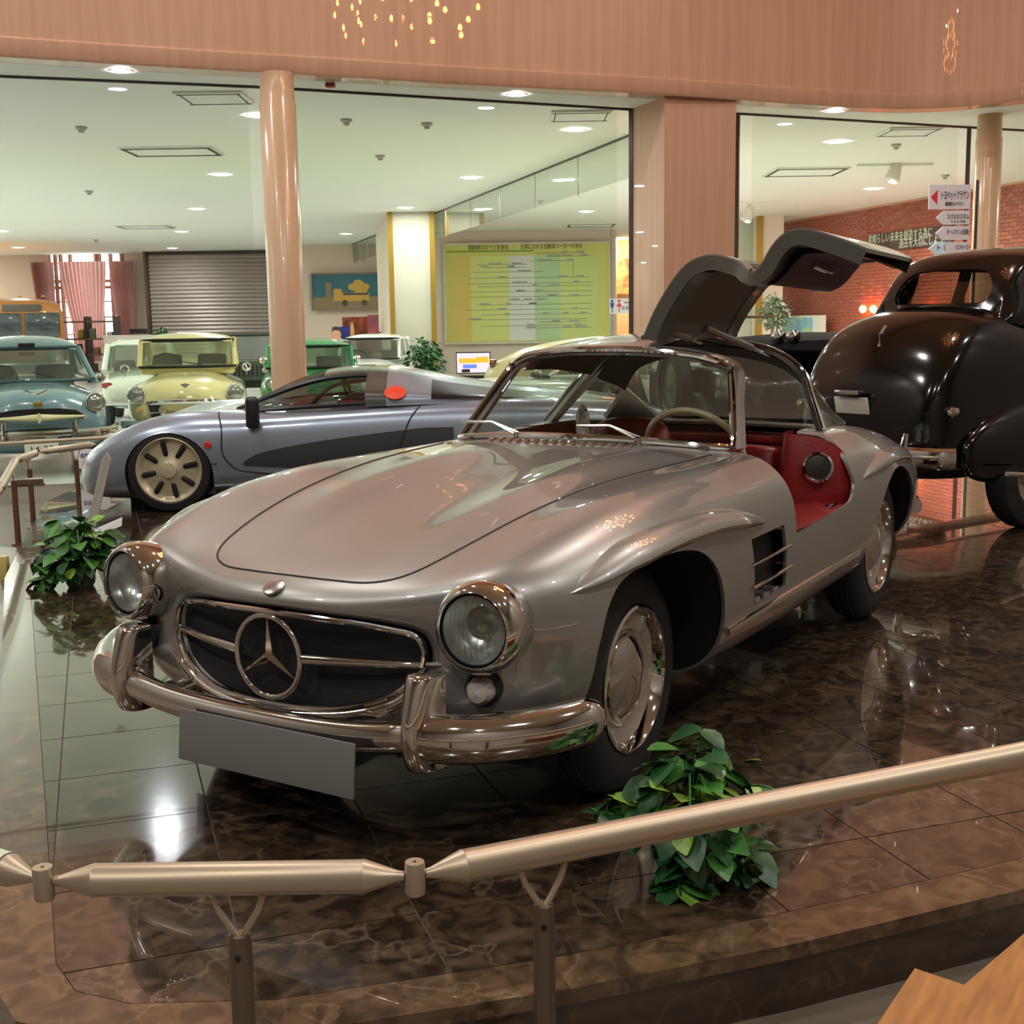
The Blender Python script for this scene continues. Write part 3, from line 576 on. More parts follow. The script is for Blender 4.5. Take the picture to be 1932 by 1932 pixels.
# ------------------------------------------------------------------ platform
PLAT = [(-1.1,-3.67),(1.66,.02),(1.735,.20),(1.70,.40),(1.52,.68),(1.08,1.10),(.67,1.44),(.16,1.815),(-3,4.0),(-7,5.5),(-10,4),(-11.2,1),(-10.6,-1.6),(-8,-4.35),(-5.4,-6.25),(-4.3,-6.5),(-3.75,-6.4),(-3.24,-6.05),(-2.22,-4.93)]
cen = Vector((-4, -1.2))
def inset(poly, d):
    n = len(poly); out = []
    for i in range(n):
        a, b, c = [Vector(poly[(i+k) % n]) for k in (-1, 0, 1)]
        n1 = (b-a).normalized(); n2 = (c-b).normalized(); m = (Vector((-n1.y, n1.x))+Vector((-n2.y, n2.x))).normalized()
        k = max(.4, m.dot(Vector((-n1.y, n1.x)))); out.append(tuple(b + m*d/k))
    return out
def marble_mat(name, base, dark, vein, rough):
    m = bpy.data.materials.new(name); m.use_nodes = True; nt = m.node_tree; b = nt.nodes['Principled BSDF']; L = nt.links.new
    g_ = nt.nodes.new('ShaderNodeNewGeometry'); oi = nt.nodes.new('ShaderNodeObjectInfo'); ad = nt.nodes.new('ShaderNodeVectorMath'); ad.operation = 'MULTIPLY_ADD'
    L(g_.outputs['Position'], ad.inputs[0]); ad.inputs[1].default_value = (1, 1, 1)
    cb = nt.nodes.new('ShaderNodeCombineXYZ'); ml = nt.nodes.new('ShaderNodeMath'); ml.operation = 'MULTIPLY'; ml.inputs[1].default_value = 37
    L(oi.outputs['Random'], ml.inputs[0]); L(ml.outputs[0], cb.inputs[0]); L(ml.outputs[0], cb.inputs[2]); L(cb.outputs[0], ad.inputs[2])
    n1 = nt.nodes.new('ShaderNodeTexNoise'); n1.inputs['Scale'].default_value = 12; n1.inputs['Detail'].default_value = 8; n1.inputs['Distortion'].default_value = 1.2; L(ad.outputs[0], n1.inputs['Vector'])
    r1 = nt.nodes.new('ShaderNodeValToRGB'); r1.color_ramp.elements[0].position = .38; r1.color_ramp.elements[1].position = .66; r1.color_ramp.elements[0].color = lin(dark); r1.color_ramp.elements[1].color = lin(base); L(n1.outputs['Fac'], r1.inputs[0])
    n2 = nt.nodes.new('ShaderNodeTexVoronoi'); n2.feature = 'DISTANCE_TO_EDGE'; n2.inputs['Scale'].default_value = 4.2; L(ad.outputs[0], n2.inputs['Vector'])
    nd = nt.nodes.new('ShaderNodeTexNoise'); nd.inputs['Scale'].default_value = 3; nd.inputs['Detail'].default_value = 6; L(ad.outputs[0], nd.inputs['Vector'])
    mx = nt.nodes.new('ShaderNodeMix'); mx.data_type = 'RGBA'; mx.blend_type = 'MIX'; mx.inputs[0].default_value = .55; L(ad.outputs[0], mx.inputs[6]); L(nd.outputs['Color'], mx.inputs[7]); L(mx.outputs[2], n2.inputs['Vector'])
    r2 = nt.nodes.new('ShaderNodeValToRGB'); r2.color_ramp.elements[0].position = .0; r2.color_ramp.elements[1].position = .030; r2.color_ramp.elements[0].color = (.50, .50, .50, 1); r2.color_ramp.elements[1].color = (0, 0, 0, 1); L(n2.outputs['Distance'], r2.inputs[0])
    mm = nt.nodes.new('ShaderNodeMath'); mm.operation = 'MULTIPLY'; L(r2.outputs[0], mm.inputs[0]); L(nd.outputs['Fac'], mm.inputs[1])
    mv = nt.nodes.new('ShaderNodeMix'); mv.data_type = 'RGBA'; L(mm.outputs[0], mv.inputs[0]); L(r1.outputs[0], mv.inputs[6]); mv.inputs[7].default_value = lin(vein); L(mv.outputs[2], b.inputs['Base Color'])
    b.inputs['Roughness'].default_value = rough; b.inputs['IOR'].default_value = 1.6; b.inputs['Coat Weight'].default_value = 1; b.inputs['Coat Roughness'].default_value = .012; b.inputs['Coat IOR'].default_value = 1.55
    return m
marble_brown = marble_mat('brown_marble', (88, 71, 54), (42, 33, 26), (160, 138, 116), .12)
marble_lip = marble_mat('brown_marble_lip', (112, 88, 62), (66, 50, 35), (170, 142, 116), .2)
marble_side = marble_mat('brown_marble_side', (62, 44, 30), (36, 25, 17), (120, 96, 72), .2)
plat = empty('display_platform', (0, 0, ZF), 0, kind='structure')
ins = inset(PLAT, .13); n = len(PLAT)
G().poly([(x, y, 0) for x, y in inset(PLAT, .02)], (0, 0, -ZF-.03)).ob('platform_side', marble_side, plat, smooth=False)
G().poly([(x, y, -ZF-.032) for x, y in ins], (0, 0, .027)).ob('tile_bed', mat('grout', (104, 92, 80), .7), plat, smooth=False)
for i in range(n):
    a, b, c, d = PLAT[i], PLAT[(i+1) % n], ins[(i+1) % n], ins[i]
    G().poly([(a[0], a[1], -ZF-.035), (b[0], b[1], -ZF-.035), (c[0], c[1], -ZF-.035), (d[0], d[1], -ZF-.035)], (0, 0, .035)).ob('edge_stone', marble_lip, plat, smooth=False)
def clip(poly, cl):
    for i in range(len(cl)):
        a, b = cl[i], cl[(i+1) % len(cl)]; out = []
        def sd(p): return (b[0]-a[0])*(p[1]-a[1])-(b[1]-a[1])*(p[0]-a[0])
        for k in range(len(poly)):
            p, q = poly[k], poly[(k+1) % len(poly)]; sp, sq = sd(p), sd(q)
            if sp >= 0: out.append(p)
            if (sp >= 0) != (sq >= 0): t = sp/(sp-sq); out.append((p[0]+(q[0]-p[0])*t, p[1]+(q[1]-p[1])*t))
        poly = out
        if len(poly) < 3: return []
    return poly
TA = math.radians(50); tx, ty = Vector((math.cos(TA), math.sin(TA))), Vector((-math.sin(TA), math.cos(TA))); TS = .406
tiles = []
for i in range(-40, 12):
    for k in range(-22, 26):
        s0, n0, gp = 1.107+i*TS, -.337+k*TS, .0022
        sq = [tx*(s0+a)+ty*(n0+b) for a, b in ((gp, gp), (TS-gp, gp), (TS-gp, TS-gp), (gp, TS-gp))]
        q = clip([(v.x, v.y) for v in sq], inset(PLAT, .132))
        if len(q) >= 3:
            c = sum((Vector(p) for p in q), Vector((0, 0)))/len(q); dv = c-Vector((CX, CY)); wv = dv.dot(HF.xy)
            if wv > .5: tiles.append((wv + (6 if abs(dv.dot(HR.xy))/wv > .5 else 0), q))
tiles.sort(key=lambda t: t[0])
rest = G()
for i, (d_, q) in enumerate(tiles):
    if i < 300:
        c = sum((Vector(p) for p in q), Vector((0, 0)))/len(q)
        o = G().poly([(p[0]-c.x, p[1]-c.y, 0) for p in q], (0, 0, .006)).ob('floor_tile', marble_brown, plat, smooth=False); o.location = (c.x, c.y, -ZF-.006)
    else: rest.poly([(p[0], p[1], -ZF-.006) for p in q], (0, 0, .006))
rest.ob('far_tiles', marble_brown, plat, smooth=False, kind='stuff')
# ================================================================== the other cars
def place(px, w, z=ZF): p = at(px, 700, w); return Vector((p.x, p.y, z))
FACE = YAW + math.pi           # heading straight back along the view
def facing(p): return math.atan2(CY-p.y, CX-p.x)      # heading from p to the camera
def sec(x, w, zb, zs, zt, crest=0, cx=.74):
    return [(x, 0, zb), (x, .6*w, zb), (x, .93*w, zb+.05), (x, w, (zb+zs)/2), (x, .99*w, zs-.09), (x, .92*w, zs+crest*.55), (x, cx*w, zs+.02+crest), (x, .5*w, zt-.02), (x, .25*w, zt), (x, 0, zt)]
def loft_body(rows, m, parent, name='body_shell', lv=2, cap=True, cuts=()):
    full = []
    for r in rows:
        h = [Vector(p) for p in r]; full.append(h + [Vector((p.x, -p.y, p.z)) for p in h[-2:0:-1]])
    g = G().grid(full, closed=True); n = len(full[0])
    if cap: g.f += [tuple(range(n)), tuple(range((len(full)-1)*n, len(full)*n))]
    me = modded(me_of(g.v, g.f), ('SUBSURF', dict(levels=lv, render_levels=lv)))
    if cuts: me = boolean(me, cuts)
    return ob(name, autosmooth(me, 50), m, parent)
def road_wheel(parent, x, y, s, r=.31, w=.08, rim=.6, m=None, hub=None, slots=0):
    e = empty('wheel', (x, s*y, r), 0); e.parent = parent; M = Matrix.Rotation(-s*math.pi/2, 4, 'X')
    G().lathe([(r*rim, -w), (r*.8, -w*1.05), (r*.95, -w*.9), (r, -w*.5), (r, w*.5), (r*.95, w*.9), (r*.8, w*1.05), (r*rim, w)], M, 32).ob('tyre', rubber, e)
    G().lathe([(r*rim, w*.98), (r*(rim-.05), w*.9), (r*(rim-.12), w*.5), (r*.3, w*.5), (r*.28, w*.95), (r*.15, w*1.1), (0, w*1.12)], M, 32).ob('rim', m or chrome, e)
    return e
def lamp(parent, p, r, d=(1, 0, 0), ring=chrome):
    e = empty('headlamp', p, 0); e.parent = parent; M = rotz_to(d)
    G().lathe([(r, -.10), (r, .0), (r*.9, .02), (r*.8, .012)], M, 28).ob('bezel', ring, e)
    G().lathe([(r*.8, .010), (r*.6, .028), (r*.3, .038), (0, .04)], M, 24).ob('lens', mat('sealed_lens', (160, 160, 150), .15, .6, coat=1), e)
def cabin(parent, paint, xb, xf, xr, xe, zb, ztop, wb, wr, frame=None, rh=.10):
    """glasshouse: windscreen base/top, rear top/base, belt and roof heights, half widths"""
    zr = ztop-rh+.05; roof_over = -.05
    g1 = mat('cabin_glass', (40, 46, 44), .05, coat=1); gp = glass('cabin_pane', (206, 214, 206), .10)
    A = lambda s: [Vector((xb, s*wb*.93, zb)), Vector((xf, s*wr, zr-.06)), Vector((xr, s*wr, zr-.06)), Vector((xe, s*wb*.9, zb))]
    def ring(x, w, z, n=9, c=.05): return [(x + c*(1-(2*k/(n-1)-1)**2), w*(2*k/(n-1)-1), z) for k in range(n)]
    G().grid([ring(xb, wb*.93, zb, c=.10), ring(xf, wr, zr-.05, c=.05)]).ob('windscreen', gp, parent)
    G().grid([ring(xr, wr, zr-.05, c=-.05), ring(xe, wb*.9, zb, c=-.10)]).ob('rear_window', gp, parent)
    for s in (1, -1):
        a, b, c, d = A(s); G().poly([a, b, c, d]).ob('side_window', gp, parent, smooth=False)
        m_ = (xf+xr)/2; G().tube([Vector((m_, s*wr, zr-.05)), Vector((m_+.02, s*wb*.97, zb))], .028, 6).ob('door_pillar', paint, parent)
        G().tube([a, b], .034, 8).ob('front_pillar', paint, parent); G().tube([c, d], .05, 8).ob('rear_pillar', paint, parent)
        G().tube([a, d], .03, 6).ob('belt_rail', paint, parent)
    rows = []
    for k in range(9):
        t = .5-.5*math.cos(math.pi*k/8); x = xf-roof_over + (xr-xf+2*roof_over)*t; e = max(0, 1-abs(2*t-1)**2.6)**.6; w = wr*(1.02+.05*e)
        rows.append([(x, w*q, zr-.07 + (rh+.02)*e*max(0, 1-abs(q)**2.8)**.55) for q in [-1, -.97, -.88, -.7, -.45, -.2, 0, .2, .45, .7, .88, .97, 1]])
    me = me_of(*(lambda g: (g.v, g.f))(G().grid(rows))); me = modded(me, ('SOLIDIFY', dict(thickness=.03, offset=-1)), ('SUBSURF', dict(levels=1, render_levels=1))); ob('roof', autosmooth(me, 50), paint, parent)
    fr = [Vector(p) for p in ring(xb, wb*.93, zb, c=.10)]; tp = [Vector(p) for p in ring(xf, wr, zr-.05, c=.05)]
    G().tube([p+Vector((.01, 0, 0)) for p in fr+tp[::-1]], .022, 6, closed=True).ob('windscreen_seal', frame or black, parent)
    # seats and wheel seen through the glass
    for y in (.32, -.32): G().box(((xf+xr)/2-.1, y*wb/.7, zb-.02), (.16, .42*wb/.7, .34), None, .05).ob('seat_back', mat('seat_grey', (150, 140, 128), .8), parent)
    M = Matrix.Translation((xb-.42, -.30*wb/.7, zb+.02)) @ rotz_to((-.8, 0, .6)); G().tube([M @ Vector((.19*math.cos(a), .19*math.sin(a), 0)) for a in [2*math.pi*k/24 for k in range(24)]], .012, 6, closed=True).ob('steering_wheel', mat('wheel_black', (30, 30, 30), .4), parent)
def mirror(parent, p): 
    e = empty('wing_mirror', p, 0); e.parent = parent; G().tube([(0, 0, -.10), (0, 0, 0)], .007, 6).ob('mirror_stem', chrome, e)
    G().lathe([(0, .02), (.05, .015), (.06, 0), (.04, -.03), (0, -.04)], rotz_to((-1, 0, 0)), 16).ob('mirror_head', chrome, e)
# ------------------------------------------------------------------ blue saloon
paint = mat('teal_paint', (112, 146, 154), .25, coat=1)
p = place(60, 13.4); B = empty('blue_saloon', p, facing(p)+.05, 'pale blue saloon with a cream bar in its grille', 'car')
def front_rows(w, zs, zh, L, nose=.60, zb=.22, zt=None, crest=.05, tail=True):
    return [sec(nose+.03, w*.30, .42, .55, .60), sec(nose, w*.72, .34, zs-.22, zh-.16, crest*.4), sec(nose-.10, w*.88, .28, zs-.10, zh-.07, crest), sec(nose-.32, w*.97, zb, zs-.03, zh-.02, crest), sec(.0, w, zb, zs, zh, crest), sec(-.5, w, zb, zs+.02, zh+.04, crest*.5),
            sec(-.9, w, zb, zs+.02, zh+.05, .0), sec(-1.7, w, zb, zs+.02, zh+.05), sec(-2.4, w, zb, zs+.02, zh+.03, .02), sec(-L+nose+.35, w*.93, zb+.05, zs-.05, zh-.06, .03), sec(-L+nose, w*.75, .36, zs-.2, zh-.18), sec(-L+nose-.04, w*.3, .5, .58, .6)]
loft_body(front_rows(.75, .80, .94, 4.0, crest=.02), paint, B)
cabin(B, paint, -.42, -.86, -1.95, -2.55, .97, 1.47, .72, .56, mat('teal_dark', (62, 90, 90), .4), .14)
for s in (1, -1): road_wheel(B, 0, .62, s); road_wheel(B, -2.4, .62, s); lamp(B, (.53, s*.585, .76), .105); mirror(B, (.05, s*.70, 1.0))
for s in (1, -1): G().lathe([(.0, .70*s), (.36, .70*s), (.36, .752*s)], Matrix.Translation((0, 0, .33)) @ Matrix.Rotation(-math.pi/2, 4, 'X'), 24).ob('wheel_well', black, B)  # dark disc painted as the shade of an arch that is not cut
mo = [(.0, .72), (.22, .715), (.38, .69), (.47, .63), (.46, .54), (.3, .50), (0, .495)]; mo = mo + [(-y, z) for y, z in mo[-2:0:-1]]
G().poly([(.655-.35*y*y, y, z) for y, z in mo], (-.05, 0, 0)).ob('grille_mouth', black, B, smooth=False)
bar = cr([(.60, -.46, .625), (.69, -.2, .628), (.715, 0, .63), (.69, .2, .628), (.60, .46, .625)], 5)
G().tube(bar, [.012+.028*(1-abs(2*k/(len(bar)-1)-1)) for k in range(len(bar))], 8).ob('grille_bar', mat('cream_bar', (226, 220, 168), .3, coat=.6), B)
G().poly([(.75, 0, .69), (.75, .03, .63), (.75, 0, .57), (.75, -.03, .63)], (.02, 0, 0)).ob('bar_boss', MATS['cream_bar'], B, smooth=False)
bm_ = cr([(.36, -.78, .44), (.58, -.72, .44), (.72, -.4, .43), (.75, 0, .43), (.72, .4, .43), (.58, .72, .44), (.36, .78, .44)], 4)
G().tube(bm_, .04, 8, sy=1.7).ob('front_bumper', chrome, B)
for s in (1, -1): G().tube([(.79, s*.34, .38), (.80, s*.34, .50), (.78, s*.34, .60)], [.03, .03, .02], 8).ob('overrider', chrome, B)
G().tube([(.60, -.11, .905), (.645, 0, .86), (.60, .11, .905)], .012, 6).ob('hood_emblem', chrome, B)
G().box((.665, 0, .765), (.02, .09, .05), None, .008).ob('hood_badge', gold, B)
def words(txt, size, m, parent, M, name='lettering', ext=.002, width=None, align='CENTER'):
    cu = bpy.data.curves.new('t', 'FONT'); cu.body = txt; cu.size = size; cu.extrude = ext; cu.align_x = align; cu.align_y = 'CENTER'; cu.resolution_u = 2
    o = bpy.data.objects.new('t', cu); COL.objects.link(o); bpy.context.view_layer.update()
    me = bpy.data.meshes.new_from_object(o.evaluated_get(bpy.context.evaluated_depsgraph_get())); bpy.data.objects.remove(o)
    if width and len(me.vertices):
        xs = [v.co.x for v in me.vertices]; k = width/(max(xs)-min(xs)); me.transform(Matrix.Diagonal((k, 1, 1, 1)))
    me.transform(M); return ob(name, me, m, parent)
plate_w = mat('plate_white', (226, 224, 212), .5); ink = mat('ink', (40, 42, 44), .6)
pl2 = empty('number_plate', (.80, 0, .335), 0); pl2.parent = B; G().box((0, 0, 0), (.01, .33, .165), None, .004).ob('plate_face', plate_w, pl2)
RX = Matrix(((0, 0, 1, 0), (1, 0, 0, 0), (0, 1, 0, 0), (0, 0, 0, 1)))      # text plane -> faces +x, reads left to right from the front
words('14-55', .105, ink, pl2, Matrix.Translation((.006, 0, -.03)) @ RX, 'plate_number')
for y in (.25, -.25): G().tube([(-.41, y, 1.0), (-.52, y-.22, 1.06)], .008, 6).ob('wiper', black, B)
G().box((-.75, 0, 1.36), (.03, .18, .05), None, .01).ob('cabin_mirror', black, B)
# ------------------------------------------------------------------ yellow saloon
paint = mat('butter_paint', (222, 212, 146), .3, coat=1)
p = place(352, 16.0); B = empty('yellow_car', p, facing(p)-.04, 'butter yellow car with round headlamps and a chrome grille bar', 'car')
loft_body(front_rows(.76, .77, .93, 4.1, crest=.05), paint, B)
cabin(B, paint, -.50, -.78, -1.75, -2.25, 1.02, 1.47, .66, .60)
G().box((-1.0, 0, .98), (1.0, 1.22, .12), None, .04).ob('scuttle', paint, B)
for s in (1, -1): road_wheel(B, 0, .64, s); road_wheel(B, -2.4, .64, s); lamp(B, (.56, s*.60, .71), .115); mirror(B, (.02, s*.76, 1.02))
for s in (1, -1): G().lathe([(0, .0), (.04, .0), (.03, .03), (0, .035)], Matrix.Translation((.60, s*.57, .53)) @ rotz_to((1, 0, 0)), 16).ob('side_lamp', mat('amber_old', (190, 150, 70), .3), B)
G().poly([(.655-.2*y*y, y, z) for y, z in ((-.46, .59), (.46, .59), (.42, .40), (-.42, .40))], (-.04, 0, 0)).ob('grille_mouth', black, B, smooth=False)
G().tube(cr([(.52, -.52, .595), (.66, -.3, .62), (.70, 0, .625), (.66, .3, .62), (.52, .52, .595)], 4), .035, 8).ob('grille_top_bar', chrome, B)
G().tube([(.60, -.46, .485), (.68, 0, .49), (.60, .46, .485)], .022, 8).ob('grille_bar', chrome, B)
for y in (-.28, 0, .28): G().lathe([(.05 if y == 0 else .034, -.02), (.05 if y == 0 else .034, .02), (0, .035)], Matrix.Translation((.685-.2*y*y, y, .49)) @ rotz_to((1, 0, 0)), 16).ob('grille_boss', chrome, B)
G().tube(cr([(.42, -.78, .36), (.62, -.7, .36), (.75, 0, .36), (.62, .7, .36), (.42, .78, .36)], 4), .04, 8, sy=1.6).ob('front_bumper', chrome, B)
G().poly([(.66, .06, .835), (.66, 0, .79), (.66, -.06, .835), (.66, 0, .85)], (.02, 0, 0)).ob('hood_badge', chrome, B, smooth=False)
G().tube([(.35, 0, .94), (.45, 0, .985)], [.012, .006], 6).ob('hood_ornament', chrome, B)
G().tube([(-.46, .18, 1.04), (-.54, -.16, 1.10)], .008, 6).ob('wiper', black, B)
# ------------------------------------------------------------------ white small car seen from behind
paint = mat('mint_white', (214, 222, 206), .3, coat=1)
p = place(276, 22.0); B = empty('white_microcar', p, YAW+.22, 'small white car seen from behind with a red teardrop tail lamp', 'car')
loft_body([sec(.35, .3, .4, .5, .55), sec(.28, .52, .3, .7, .76), sec(0, .6, .22, .78, .86), sec(-.6, .62, .2, .8, .9), sec(-1.3, .62, .2, .8, .9), sec(-1.9, .60, .24, .78, .86), sec(-2.3, .52, .3, .66, .72), sec(-2.36, .3, .4, .5, .52)], paint, B)
cabin(B, paint, -.25, -.62, -1.55, -2.0, .86, 1.37, .58, .48)
for s in (1, -1):
    road_wheel(B, -.1, .5, s, .27); road_wheel(B, -1.85, .5, s, .27)
    G().lathe([(.055, -.02), (.05, .02), (0, .035)], Matrix.Translation((-2.22, s*.47, .64)) @ rotz_to((-1, s*.3, 0)) @ Matrix.Diagonal((1.9, .9, 1, 1)), 18).ob('tail_lamp', mat('red_lens', (150, 20, 18), .15, coat=1), B)
G().tube([(-2.36, -.5, .36), (-2.46, 0, .36), (-2.36, .5, .36)], .035, 8).ob('rear_bumper', chrome, B)
# ------------------------------------------------------------------ green car behind the round column
paint = mat('green_paint', (24, 140, 74), .25, coat=1)
p = place(588, 18.6); B = empty('green_saloon', p, facing(p)+.03, 'bright green saloon half hidden behind the round column', 'car')
loft_body(front_rows(.78, .74, .86, 3.7, crest=.05), paint, B)
cabin(B, paint, -.38, -.62, -1.7, -2.3, .90, 1.34, .70, .62, None, .12)
for s in (1, -1): road_wheel(B, 0, .62, s, .29); road_wheel(B, -2.2, .62, s, .29); lamp(B, (.52, s*.60, .70), .09, ring=paint); mirror(B, (-.28, s*.70, 1.02))
# ------------------------------------------------------------------ white estate and the car behind it
paint = mat('plain_white', (228, 228, 222), .3, coat=1)
p = place(690, 24.5); B = empty('white_estate', p, facing(p)-.15, 'boxy white car behind the green saloon', 'car')
loft_body(front_rows(.72, .72, .84, 3.6, crest=0), paint, B); cabin(B, paint, -.45, -.78, -2.2, -2.5, .86, 1.36, .66, .58)
for s in (1, -1): road_wheel(B, 0, .6, s, .28); road_wheel(B, -2.2, .6, s, .28); lamp(B, (.52, s*.55, .66), .08)
p = place(712, 30.0); B = empty('pink_saloon', p, facing(p)-.3, 'pale pink roofed car farthest back beside the gold striped pillar', 'car'); paint = mat('pale_pink', (222, 190, 178), .3, coat=1)
loft_body(front_rows(.72, .74, .86, 3.8, crest=0), paint, B); cabin(B, paint, -.45, -.80, -2.0, -2.5, .88, 1.44, .66, .58)
for s in (1, -1): road_wheel(B, 0, .6, s, .28); road_wheel(B, -2.2, .6, s, .28); lamp(B, (.52, s*.55, .66), .08)
# ------------------------------------------------------------------ dark green jeep
paint = mat('army_green', (56, 66, 52), .6)
p = place(466, 23.0); B = empty('army_jeep', p, facing(p)+.05, 'dark green open jeep with a flat upright windscreen', 'jeep')
G().box((-.2, 0, .74), (1.2, .95, .36), None, .04).ob('hood', paint, B); G().box((-1.6, 0, .62), (1.7, 1.35, .5), None, .04).ob('tub', paint, B)
for s in (1, -1): G().box((.05, s*.58, .76), (.8, .30, .05), None, .02).ob('fender', paint, B); road_wheel(B, 0, .58, s, .36, .09, m=paint); road_wheel(B, -2.0, .58, s, .36, .09, m=paint); lamp(B, (.40, s*.30, .74), .07)
G().tube([(-.82, -.62, .92), (-.9, -.62, 1.38), (-.9, .62, 1.38), (-.82, .62, .92)], .03, 6).ob('windscreen_frame', paint, B)
G().poly([(-.82, -.6, .94), (-.9, -.6, 1.36), (-.9, .6, 1.36), (-.82, .6, .94)]).ob('windscreen', mat('dusty_glass', (120, 126, 122), .3), B, smooth=False)
for k in range(7): G().box((.405, -.24+.08*k, .74), (.012, .03, .2)).ob('grille_slot', black, B)
# ------------------------------------------------------------------ beige car and white coupe beyond the silver racer
paint = mat('beige_paint', (198, 186, 138), .3, coat=1)
p = place(1335, 17.8); B = empty('beige_tourer', p, YAW-math.pi/2-.25, 'beige vintage car with a rounded tail in front of the yellow chart', 'car'); B.scale = (1, 1, 1.16)
loft_body([sec(.9, .3, .4, .6, .66), sec(.8, .6, .3, .84, .98), sec(.3, .74, .25, .9, 1.06), sec(-.6, .8, .25, .96, 1.12), sec(-1.4, .8, .25, .98, 1.16), sec(-2.2, .8, .25, .94, 1.10, .03), sec(-2.8, .74, .3, .86, .98, .04), sec(-3.2, .6, .36, .74, .80, .03), sec(-3.26, .3, .45, .55, .58)], paint, B)
for s in (1, -1): road_wheel(B, 0, .64, s, .34); road_wheel(B, -2.3, .64, s, .34); lamp(B, (.75, s*.5, .80), .11); G().lathe([(.05, -.06), (.05, .02), (0, .04)], Matrix.Translation((-3.05, s*.58, .82)) @ rotz_to((-1, 0, 0)), 16).ob('tail_lamp', mat('brown_lens', (110, 60, 40), .2, coat=1), B)
G().tube(cr([(-2.9, -.8, .5), (-3.3, -.6, .5), (-3.42, 0, .5), (-3.3, .6, .5), (-2.9, .8, .5)], 4), .05, 8).ob('rear_bumper', chrome, B)
paint = mat('mint_coupe', (226, 234, 224), .25, coat=1)
p = place(930, 15.4); B = empty('white_coupe', p, YAW+math.pi/2+.12, 'low white coupe beyond the silver racing car', 'car')
loft_body([sec(.75, .3, .4, .55, .58), sec(.68, .6, .3, .7, .74, .05), sec(.35, .74, .24, .76, .82, .05), sec(-.3, .78, .2, .8, .86, .04), sec(-1, .78, .2, .82, .88), sec(-1.8, .78, .2, .82, .88, .02), sec(-2.5, .76, .24, .8, .84, .05), sec(-3.0, .68, .3, .74, .76, .05), sec(-3.2, .4, .45, .56, .58)], paint, B)
cabin(B, paint, -.62, -1.0, -1.6, -2.1, .88, 1.28, .66, .54)
for s in (1, -1): road_wheel(B, 0, .62, s, .30); road_wheel(B, -2.3, .62, s, .30); lamp(B, (.62, s*.56, .68), .10); mirror(B, (-.5, s*.70, .98))
G().tube(cr([(.5, -.78, .42), (.75, -.5, .42), (.82, 0, .42), (.75, .5, .42), (.5, .78, .42)], 4), .045, 8).ob('front_bumper', chrome, B)
# ------------------------------------------------------------------ old orange bus
paint = mat('bus_orange', (186, 122, 56), .35, coat=.6)
p = place(46, 34.0); B = empty('vintage_bus', p, facing(p)+.12, 'old orange bus parked beneath the curtained windows', 'bus')
def bsec2(x, w, z0, z1, r=.35): return [(x, 0, z0), (x, w*.8, z0), (x, w, z0+.1), (x, w, (z0+z1)/2), (x, w, z1-r), (x, w*.93, z1-r*.35), (x, w*.75, z1-.05), (x, w*.4, z1), (x, w*.2, z1+.01), (x, 0, z1+.015)]
loft_body([bsec2(.42, .9, .5, 2.0), bsec2(.40, 1.04, .42, 2.22), bsec2(.25, 1.10, .36, 2.36), bsec2(-.5, 1.12, .34, 2.42), bsec2(-4.5, 1.12, .34, 2.42), bsec2(-5, 1.05, .4, 2.3), bsec2(-5.1, .8, .6, 2.0)], paint, B)
for s in (1, -1):
    G().box((.44, s*.50, 1.66), (.05, .88, .66), None, .04).ob('windscreen', mat('bus_glass', (58, 66, 74), .12, coat=1), B)
    road_wheel(B, -.6, .92, s, .42, .12); road_wheel(B, -3.8, .92, s, .42, .12); lamp(B, (.46, s*.72, .85), .12)
    for k in range(4): G().box((-.9-k*1.0, s*1.12, 1.62), (.8, .03, .55), None, .01).ob('side_window', MATS['bus_glass'], B)
G().box((.43, 0, 2.13), (.06, 1.0, .18), None, .02).ob('destination_box', mat('dest_grey', (84, 80, 74), .5), B)
G().tube([(.46, 0, 1.34), (.46, 0, 2.0)], .025, 6).ob('screen_divider', chrome_dull, B)
for k in (-.6, 0, .6): G().lathe([(0, .05), (.05, .03), (.06, 0)], Matrix.Translation((.2, k, 2.42)), 12).ob('roof_lamp', mat('amber_lamp', (196, 120, 50), .3), B)
G().tube([(.46, -.95, .62), (.56, 0, .62), (.46, .95, .62)], .05, 8).ob('front_bumper', chrome_dull, B)
# ================================================================== silver racing car on the platform
paint = mat('racer_silver', (156, 168, 184), .30, .6, coat=1)
RC = empty('racing_coupe', on_z(322, 968, 0), YAW + math.pi/2 + .04, 'low silver racing coupe with cream wheels and a red disc on its flank', 'car')
def rs(x, w, zb, zs, zc, zt, lo=None): return [(x, 0, zb), (x, .6*w, zb), (x, .92*w, zb+.02), (x, w, zb+(zs-zb)*.45), (x, w*.985, zs-.07), (x, .93*w, zs), (x, .80*w, zc), (x, .52*w, (zc+zt)/2-.01), (x, .26*w, zt), (x, 0, zt)]
